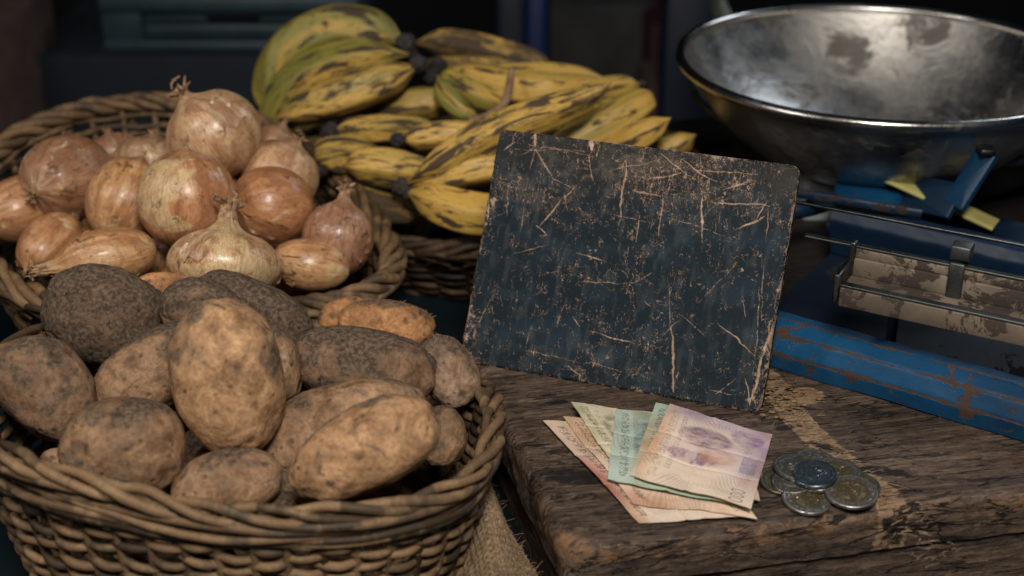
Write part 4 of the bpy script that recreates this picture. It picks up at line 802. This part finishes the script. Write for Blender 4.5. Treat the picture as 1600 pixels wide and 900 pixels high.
def coin(px, py, z, dpx, tx, ty, bim, label, seed):
    """tx/ty : tilt in degrees about world x / y"""
    c = PZ(px, py, z); r = dpx*depth(c)/FPX/2; H = .0011
    ax = np.array([1, 0, math.tan(R(ty))]); ax = unit(ax); ay = np.array([0, 1, math.tan(R(tx))]); n = unit(np.cross(ax, ay)); ay = unit(np.cross(n, ax)); n = np.cross(ax, ay)
    nu = 128; rr = np.concatenate([[0], np.linspace(.04, .88, 44), [.90, .915, .93, .96, .985, 1.0]]); ph = np.arange(nu)*2*math.pi/nu
    PH, RR = np.meshgrid(ph, rr, indexing='ij'); x, y = RR*np.cos(PH), RR*np.sin(PH); p = np.stack([x, y, x*0+seed], -1)
    h = np.zeros_like(RR)
    rel = sm(.0, .12, fbm(p*3.3, seed, 3))*(1-sm(.42, .58, RR))*.0005+.00004*fbm(p*14, seed+1, 3)*(RR < .6)   # worn head-like relief
    star = .00016*sm(.3, .6, np.cos(PH*12+seed))*np.exp(-((RR-.76)/.05)**2)*sm(-.1, .2, fbm(p*2, seed+2, 2)+.2)
    legend = .00014*(fbm(np.stack([PH*9, RR*12, PH*0], -1), seed+3, 2) > .08)*np.exp(-((RR-.78)/.06)**4)*(.5+.5*np.sign(np.sin(PH+seed)))
    h = rel+star+legend-.00010*np.exp(-((RR-.645)/.012)**2)*bim
    rim = .00013*sm(.88, .915, RR); h = h+rim-.0005*sm(.975, 1.0, RR)**2
    cav = sm(-.02, .10, (h-fbm(p*3.3, seed, 3)*0)/.0004)*.6+.4*sm(-.1, .3, fbm(p*7, seed+4, 4)); top = c+ax*(r*x)[..., None]+ay*(r*y)[..., None]+n*(H+h)[..., None]
    t = thing('coin', c, label, 'coin', 'coins scattered beside the banknotes')
    k = 33 if bim else 0
    if bim:
        mesh('brass_core', MB().grid(top[:, :k+1], wu=True, flip=True, cav=cav[:, :k+1]), M_core, t)
    body = MB(); body.grid(top[:, k:], wu=True, flip=True, cav=cav[:, k:])
    e = top[:, -1]; reed = 1
    rows = np.stack([e, c+ax*(r*1.0*np.cos(ph))[:, None]+ay*(r*np.sin(ph))[:, None]-n*(H*.55), c+ax*(r*.95*np.cos(ph))[:, None]+ay*(r*.95*np.sin(ph))[:, None]-n*H, np.repeat((c-n*H)[None], nu, 0)], 1)
    body.grid(rows, wu=True, flip=True, cav=np.full(rows.shape[:2], .8)); mesh('coin_disc', body, M_ring if bim else (M_bluec if label.startswith('dark blue') else M_olive if 'olive' in label else M_dull), t); return t
for i, a in enumerate([
 (1223, 752, .0013, 74, 3, -2, 0, 'flat olive grey coin leftmost in the heap next to the purple banknote'),
 (1273, 722, .0014, 66, 0, 0, 0, 'coin almost hidden at the back with only its bright rim showing'),
 (1250, 732, .0046, 84, -3, -4, 0, 'large dull coin at the back left of the coin heap'),
 (1238, 753, .0034, 66, 2, 6, 0, 'pale silver coin half buried under the dark blue tinted coin'),
 (1303, 737, .0040, 80, -4, 3, 1, 'two tone coin at the back right of the heap'),
 (1276, 748, .0050, 68, 3, 5, 0, 'coin directly beneath the dark blue tinted one'),
 (1273, 742, .0078, 68, 3, 6, 0, 'dark blue tinted coin on top in the middle of the heap'),
 (1338, 760, .0018, 74, 0, 1, 0, 'olive coin peeking out behind the rightmost two tone coin'),
 (1260, 781, .0016, 77, 3, -3, 1, 'two tone coin with brass centre lying nearest the front edge'),
 (1330, 769, .0050, 82, 5, 2, 1, 'two tone coin with brass centre rightmost in the heap')]): coin(*a, seed=600+i*7)
mb = MB(); rs = np.random.RandomState(12); tl = [(1215, 610), (1250, 660), (1315, 720), (1385, 775), (1435, 835), (1458, 872)]
for i in range(150):
    k_ = rs.rand()*4.999; a_ = np.array(tl[int(k_)]); b_ = np.array(tl[int(k_)+1]); q_ = a_+(b_-a_)*(k_ % 1)+rs.randn(2)*np.array([17, 8]); p = PZ(q_[0], q_[1], .0009); d = DX*rs.choice([-1, 1])+rs.randn(3)*np.array([.5, .5, .12]); l = rs.uniform(.0015, .007)
    mb.tube(spline([p, p+d*l*.5+np.array([0, 0, rs.rand()*.0006]), p+d*l+np.array([0, 0, -.0003])], 6), rs.uniform(.00012, .0003), 4, flat=.6)
tag(mesh('wood_splinters', mb, plain('pale_fibre', (.36, .25, .16), .8, var=.5, scale=200)), 'pale frayed wood fibres along the scraped strip beside the coins', 'splinters', kind='stuff')
# ---------------------------------------------------------------- scale
M_blue = mat_paint('blue_scale_paint', (.004, .062, .155), .84, .40, (.06, .032, .022), 34); M_blue_shade = mat_paint('shaded_blue_paint', (.002, .018, .050), .30, .5, (.03, .018, .014))  # second blue is darkened to paint in the shade under the pan
M_arm = mat_paint('arm_blue_paint', (.004, .04, .10), .3, .4); M_deck = mat_paint('shaded_rusty_deck', (.002, .009, .022), .8, .6, (.022, .015, .012)); M_cream = mat_paint('cream_beam_paint', (.20, .16, .12), 1.22, .5, (.05, .035, .028), 60); M_steel = mat_metal('grey_steel', (.16, .17, .17), .38, .7, 40)  # deck colour holds painted shade for the base interior, plus rust patches
M_pan = mat_metal('pan_steel', (.56, .54, .51), .32, .85, 26, (.06, .05, .042), .45, .50); M_pan2 = mat_metal('pan_rim_steel', (.66, .63, .60), .2, .25, 20)
b0 = PZ(1215, 578, 0); b1 = PZ(1600, 692, 0); sx_ = unit(b1-b0); sy_ = np.array([-sx_[1], sx_[0], 0]); sz_ = np.array([0, 0, 1.]); AX = [sx_, sy_, sz_]
def SP(a, b, c): return b0+sx_*a+sy_*b+sz_*c
sc = thing('market_scale', SP(.2, .12, 0), 'blue painted iron market scale with chipped paint standing on the wooden board', 'scale')
def sect(name, prof, a0, a1_, mat, n=160, amp=.0006, seed=1, edges=None):
    """extrude a section (b,c) along the scale's long axis"""
    prof = np.array(prof, float); pf = []
    for i in range(len(prof)-1): pf += [prof[i]*(1-t)+prof[i+1]*t for t in np.linspace(0, 1, 10, endpoint=False)]
    pf.append(prof[-1]); pf = np.array(pf)
    pf2 = pf.copy(); 
    for _ in range(2): pf2[1:-1] = (pf2[:-2]+2*pf2[1:-1]+pf2[2:])/4
    d = np.linalg.norm(pf2-pf, axis=1); e = np.clip(d/(d.max()+1e-9), 0, 1)
    A_ = np.linspace(a0, a1_, n); P = b0+sx_*A_[:, None, None]+sy_*pf2[None, :, :1]+sz_*pf2[None, :, 1:]
    P = P+sy_*(amp*fbm(P*60, seed, 3))[..., None]+sz_*(amp*fbm(P*60, seed+1, 3))[..., None]
    mb = MB(); mb.grid(P, flip=False, edge=np.broadcast_to(e[None], P.shape[:2]))
    for k_ in (0, -1):
        cen = P[k_].mean(0); mb.grid(np.stack([P[k_], np.repeat(cen[None], P.shape[1], 0)], 0), edge=np.zeros((2, P.shape[1])))
    return mesh(name, mb, mat, sc)
sect('base_frame', [(.0, .001), (-.002, .012), (.003, .023), (.012, .0285), (.024, .027), (.028, .018), (.030, .006)], -.03, .42, M_blue, seed=5)
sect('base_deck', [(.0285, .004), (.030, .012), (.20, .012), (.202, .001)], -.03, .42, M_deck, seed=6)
# cast body
sect('cast_body', [(.150, .0135), (.142, .040), (.147, .048), (.156, .0495), (.165, .046), (.168, .022), (.26, .020), (.262, .0135)], -.03, .42, M_blue_shade, seed=9, amp=.0012)
sect('dark_underbody', [(.120, .0125), (.112, .024), (.12, .029), (.145, .029), (.145, .0125)], .06, .42, M_blue_shade, seed=13)
mb = MB(); p = SP(.055, .035, .012); mb.tube([p, p+sz_*.045], .0032, 12, edge=np.zeros(2)); mesh('post', mb, M_blue_shade, sc)
# beam trough in its own frame
q0 = PY(1312, 462, .717); q1 = PY(1600, 524, .669); q1[2] = q0[2]; bx_ = unit(q1-q0); by_ = np.array([-bx_[1], bx_[0], 0]); bx3 = [bx_, by_, sz_]
def bar(name, a0, a1_, b, c, hb, hc, mat, bev=.0006, parent=None, n=1):
    mb = MB(); ctr = q0+bx_*(a0+a1_)/2+by_*b+sz_*c; mb.box(ctr, ((a1_-a0)/2, hb, hc), bx3, bev=bev, edge=0.0); return mesh(name, mb, mat, parent or sc)
BL = .26
bar('beam_front', 0, BL, .0, .0, .0016, .0058, M_cream); bar('beam_front_flange', -.0005, BL, .0012, .0068, .0026, .0009, M_steel); bar('beam_floor', 0, BL, .011, .0035, .009, .0012, M_cream)
bar('beam_back', 0, BL, .021, .010, .0014, .0055, M_cream); bar('beam_back_upper', 0, BL, .0225, .0180, .0014, .0026, M_cream); bar('beam_top_rail', -.03, BL, .024, .0216, .0022, .0008, M_steel); bar('beam_groove', 0, BL, .0235, .0145, .0012, .0012, M_steel)
mb = MB(); mb.box(q0+bx_*-.002+by_*.010+sz_*.005, (.0018, .0125, .0085), bx3, bev=.001, edge=0.0); mb.box(q0+bx_*-.0005+by_*.022+sz_*.014, (.0018, .003, .011), bx3, bev=.001, edge=0.0); mesh('beam_end', mb, M_steel, sc)
pz_ = MB(); po = q0+bx_*.058; pz_.box(po+by_*.0185+sz_*.015, (.0042, .0014, .0105), bx3, bev=.0008); pz_.box(po+by_*.026+sz_*.030, (.0055, .0055, .0042), bx3, bev=.001); pz_.box(po+by_*.030+sz_*.018, (.004, .0015, .012), bx3, bev=.001); mesh('sliding_weight', pz_, M_steel, sc)
mb = MB(); mb.tube([q0+bx_*-.05+by_*.040+sz_*.034, q0+bx_*BL+by_*.040+sz_*.034], .0011, 8); mesh('balance_rod', mb, M_steel, sc)
# ---------------------------------------------------------------- pan
pc0 = np.array([.2735, 1.02, .110]); PR = .1465
def pan(name, c, rad, dep, label, mat, rimmat, seed, rimr=.0040, shallow=.42):
    t = thing(name, c-np.array([0, 0, dep]), label, 'weighing pan' if seed == 1 else 'bowl')
    nu = 200; ph = np.arange(nu)*2*math.pi/nu; s = np.linspace(0, 1, 70); rr = np.concatenate([s]); 
    zz = -dep*(1-s**3.0)*1.0; thk = .0012
    def surf(r_, z_):
        P = np.stack([np.cos(ph)[:, None]*r_[None]*rad, np.sin(ph)[:, None]*r_[None]*rad, np.broadcast_to(z_[None], (nu, len(r_)))], -1)
        d = .0012*fbm(P*np.array([22, 22, 22]), seed, 3)+.0003*fbm(P*90, seed+1, 3); P[..., 2] += d*sm(1, .85, r_)[None]; return P+c
    mb = MB(); mb.grid(surf(s, zz), wu=True, flip=True); mb.grid(surf(s, zz-thk*(1+s*.3))+0, wu=True)
    mesh('pan_dish', mb, mat, t)
    mr = MB(); P = np.stack([np.cos(ph)*(rad+.0015), np.sin(ph)*(rad+.0015), .0006*np.sin(ph*3)], -1)+c; mr.tube(P, rimr, 12, closed=True, up=(0, 0, 1)); mesh('rolled_rim', mr, rimmat, t); return t
pan('scale_pan', pc0, PR, .084, 'large round stainless steel weighing pan on the blue scale, with scuffed inside', M_pan, M_pan2, 1)
pan('steel_bowl', np.array([.315, 1.115, .055]), .165, .075, 'second grey steel bowl standing lower behind the weighing pan', M_steel, M_steel, 3)
# seat and arms that carry the pan
pb = pc0-np.array([0, 0, .084]); lt = lambda c, prof, n=40: np.stack([np.stack([c[0]+np.cos(np.arange(n)*2*math.pi/n)*r, c[1]+np.sin(np.arange(n)*2*math.pi/n)*r, np.full(n, c[2]+z)], -1) for r, z in prof], 1)
mb = MB(); g = lt(pb, [(0.0, -.0025), (.045, -.0025), (.05, -.006), (.048, -.012), (.03, -.016), (.02, -.02), (.02, -.04), (.028, -.042), (.028, -.06), (0, -.06)]); mb.grid(g, wu=True, edge=np.zeros(g.shape[:2])); mesh('pan_seat', mb, M_blue_shade, sc)
mb = MB(); p = PY(1355, 322, .93); g = lt(p, [(0, .014), (.022, .014), (.024, .012), (.024, -.012), (.027, -.014), (.027, -.02), (0, -.02)]); mb.grid(g, wu=True, edge=np.zeros(g.shape[:2])); mesh('pivot_cup', mb, M_blue, sc)
def strap(name, pts, hw, th_, mat, up=(0, 0, 1)):
    mb = MB(); P = spline(pts, 40) if len(pts) > 2 else np.array(pts)
    mb.tube(P, hw, 4 if False else 10, up=up, flat=th_/hw, edge=np.full(len(P), .6)); return mesh(name, mb, mat, sc)
def flat_bar(name, A_, B_, hw, ht, mat, side):
    A_, B_ = np.array(A_), np.array(B_); d = unit(B_-A_); n_ = unit(np.cross(d, side)); w_ = np.cross(n_, d); mb = MB(); mb.box((A_+B_)/2, (np.linalg.norm(B_-A_)/2, hw, ht), [d, w_, n_], bev=.0008, edge=.15); return mesh(name, mb, mat, sc)
J0 = PY(1496, 316, .880); flat_bar('pan_arm', PY(1345, 284, .965), J0, .013, .0022, M_blue_shade, [.3, -.9, 0])
flat_bar('arm_upright', J0+np.array([-.002, 0, -.003]), PY(1543, 238, .888), .0085, .0024, M_arm, [.45, -.75, 0])
mb = MB(); mb.box(PY(1541, 234, .884), (.0048, .006, .0018), bev=.0006, edge=0.); mesh('arm_tip', mb, M_steel, sc)
strap('left_arm', [PY(1330, 300, .95), PY(1290, 318, .92), PY(1250, 328, .90), PY(1210, 330, .9)], .006, .006, M_blue_shade)
strap('cross_bar', [PY(1235, 300, .90), PY(1330, 316, .875), PY(1440, 334, .86)], .0018, .0035, M_blue_shade)
mb = MB(); ya, yb = PY(1388, 276, .925), PY(1556, 352, .885); d = unit(yb-ya); sd = unit(np.cross(d, [0, 0, 1])); mb.box((ya+yb)/2, (np.linalg.norm(yb-ya)/2, .009, .0012), [d, sd, np.cross(d, sd)], bev=.0005); mesh('yellow_strip', mb, plain('pale_yellow_paint', (.50, .46, .16), .6, var=.2), sc)
mb = MB(); mb.box(PY(1278, 296, 1.0), (.014, .02, .035), bev=.004); tag(mesh('plastic_jar', mb, plain('milky_plastic', (.30, .34, .34), .5)), 'pale grey plastic tub edge showing right of the blackboard corner', 'tub')
# crumbs of dried plant behind the blackboard corner
mb = MB(); rs = np.random.RandomState(8)
for i in range(70):
    c = PZ(1222+rs.randn()*22, 622+rs.randn()*15, .0008+abs(rs.randn())*.002); r_ = rs.uniform(.0006, .0021); D = SD[::12, ::9]; P = c+D*np.array([r_, r_*rs.uniform(.3, 1), r_*.3])*(1+.5*fbm(D*3+i, i, 2))[..., None]; mb.grid(P, wu=True)
tag(mesh('dry_crumbs', mb, plain('golden_crumbs', (.20, .12, .05), .7, var=.7, scale=180)), 'scatter of golden brown onion skin crumbs behind the blackboard corner', 'crumbs', kind='stuff')
# ---------------------------------------------------------------- background
def bgbox(name, x0, y0, x1, y1, Y, dep, mat, label, cat, zlo=None, bev=.006):
    a = PY(x0, y0, Y); b = PY(x1, y1, Y); lo = b[2] if zlo is None else zlo; c = np.array([(a[0]+b[0])/2, Y+dep/2, (a[2]+lo)/2]); mb = MB(); mb.box(c, ((b[0]-a[0])/2, dep/2, (a[2]-lo)/2), bev=bev, edge=0.0)
    return tag(mesh(name, mb, mat), label, cat)
M_navy = plain('navy_box', (.0008, .006, .015), .8, bump=0); 
bgbox('storage_box', 30, 88, 420, 300, 1.62, .4, M_navy, 'large dark navy storage box behind the onion basket', 'box', zlo=-.849)
bgbox('cardboard_box', -120, 66, 26, 400, 1.45, .25, plain('brown_card', (.07, .04, .032), .8), 'brown cardboard box at the far left edge behind the onions', 'box', zlo=-.849)
# crate on top of the storage box
ct = thing('plastic_crate', PY(350, 84, 1.66), 'slate blue plastic crate with a handle slot standing on the dark box', 'crate')
M_cr = plain('slate_plastic', (.024, .05, .066), .5, var=.35, scale=8)
xa, za = PY(165, 84, 1.66)[0], PY(165, 84, 1.66)[2]; xb = PY(565, 84, 1.66)[0]; zt = za+.20
def cb(n, x0, x1, y0, y1, z0, z1, par=ct): mb = MB(); mb.box(((x0+x1)/2, (y0+y1)/2, (z0+z1)/2), ((x1-x0)/2, (y1-y0)/2, (z1-z0)/2), bev=.004); return mesh(n, mb, M_cr, par)
xm0, xm1 = PY(325, 50, 1.66)[0], PY(405, 50, 1.66)[0]; h1, h2 = za+.035, za+.052
cb('front_panel', xa+.004, xb-.004, 1.664, 1.672, za+.018, h1); cb('bottom_rail', xa, xb, 1.652, 1.68, za, za+.018); cb('slot_side', xa+.004, xm0, 1.6635, 1.6725, h1, h2); cb('slot_side', xm1, xb-.004, 1.6635, 1.6725, h1, h2); cb('top_rail', xa, xb, 1.65, 1.68, h2, h2+.02)
cb('side_panel', xa, xa+.05, 1.655, 1.672, za+.001, h2+.019); cb('side_panel', xa, xa+.01, 1.682, 1.95, za, h2+.02); cb('side_panel', xb-.01, xb, 1.682, 1.95, za, h2+.02); cb('back_panel', xa, xb, 1.952, 1.965, za, h2+.02)
M_post = plain('royal_blue_post', (.003, .018, .10), .45); M_post2 = plain('navy_post', (.0015, .006, .024), .5)
bgbox('metal_post', 774, -200, 822, 200, 1.9, .05, M_post2, 'dark navy post standing behind the plantains', 'post', zlo=-.849)
bgbox('metal_post', 823, -200, 853, 200, 1.88, .04, M_post, 'brighter royal blue post beside the dark navy one', 'post', zlo=-.849)
bgbox('metal_post', 1050, -200, 1108, 300, 1.75, .05, M_post2, 'blue post standing left of the weighing pan', 'post', zlo=-.849)
bgbox('grey_carton', 858, 10, 1018, 260, 2.1, .3, plain('grey_card', (.030, .029, .028), .8), 'dim grey carton standing between the blue posts', 'box', zlo=-.849)
bgbox('red_carton', 1015, 40, 1062, 150, 2.0, .2, plain('dark_red', (.035, .004, .006), .7), 'dark red carton beside the grey one', 'box', zlo=-.849)
bgbox('brown_crate', 1010, 145, 1085, 240, 1.8, .15, plain('dull_brown', (.045, .025, .018), .8), 'small dull brown crate low behind the plantain tips', 'crate', zlo=-.849)
bgbox('grey_sack', 1500, 262, 1720, 330, 1.35, .2, plain('sack_grey', (.14, .11, .09), .85, scale=12, var=.5), 'blurred grey brown sack behind the right side of the scale', 'sack', bev=.03)
hk = MB(); hk.tube(spline([PY(1118, -60, 1.4), PY(1122, 0, 1.4), PY(1132, 30, 1.39), PY(1150, 52, 1.38), PY(1158, 70, 1.38)], 24), .011, 10, flat=.5); tag(mesh('metal_hook', hk, plain('dull_steel_hook', (.10, .11, .10), .5, .4)), 'dull curved metal hook hanging behind the left rim of the pan', 'hook')
for o in S.objects:
    if '_org' in o: del o['_org']
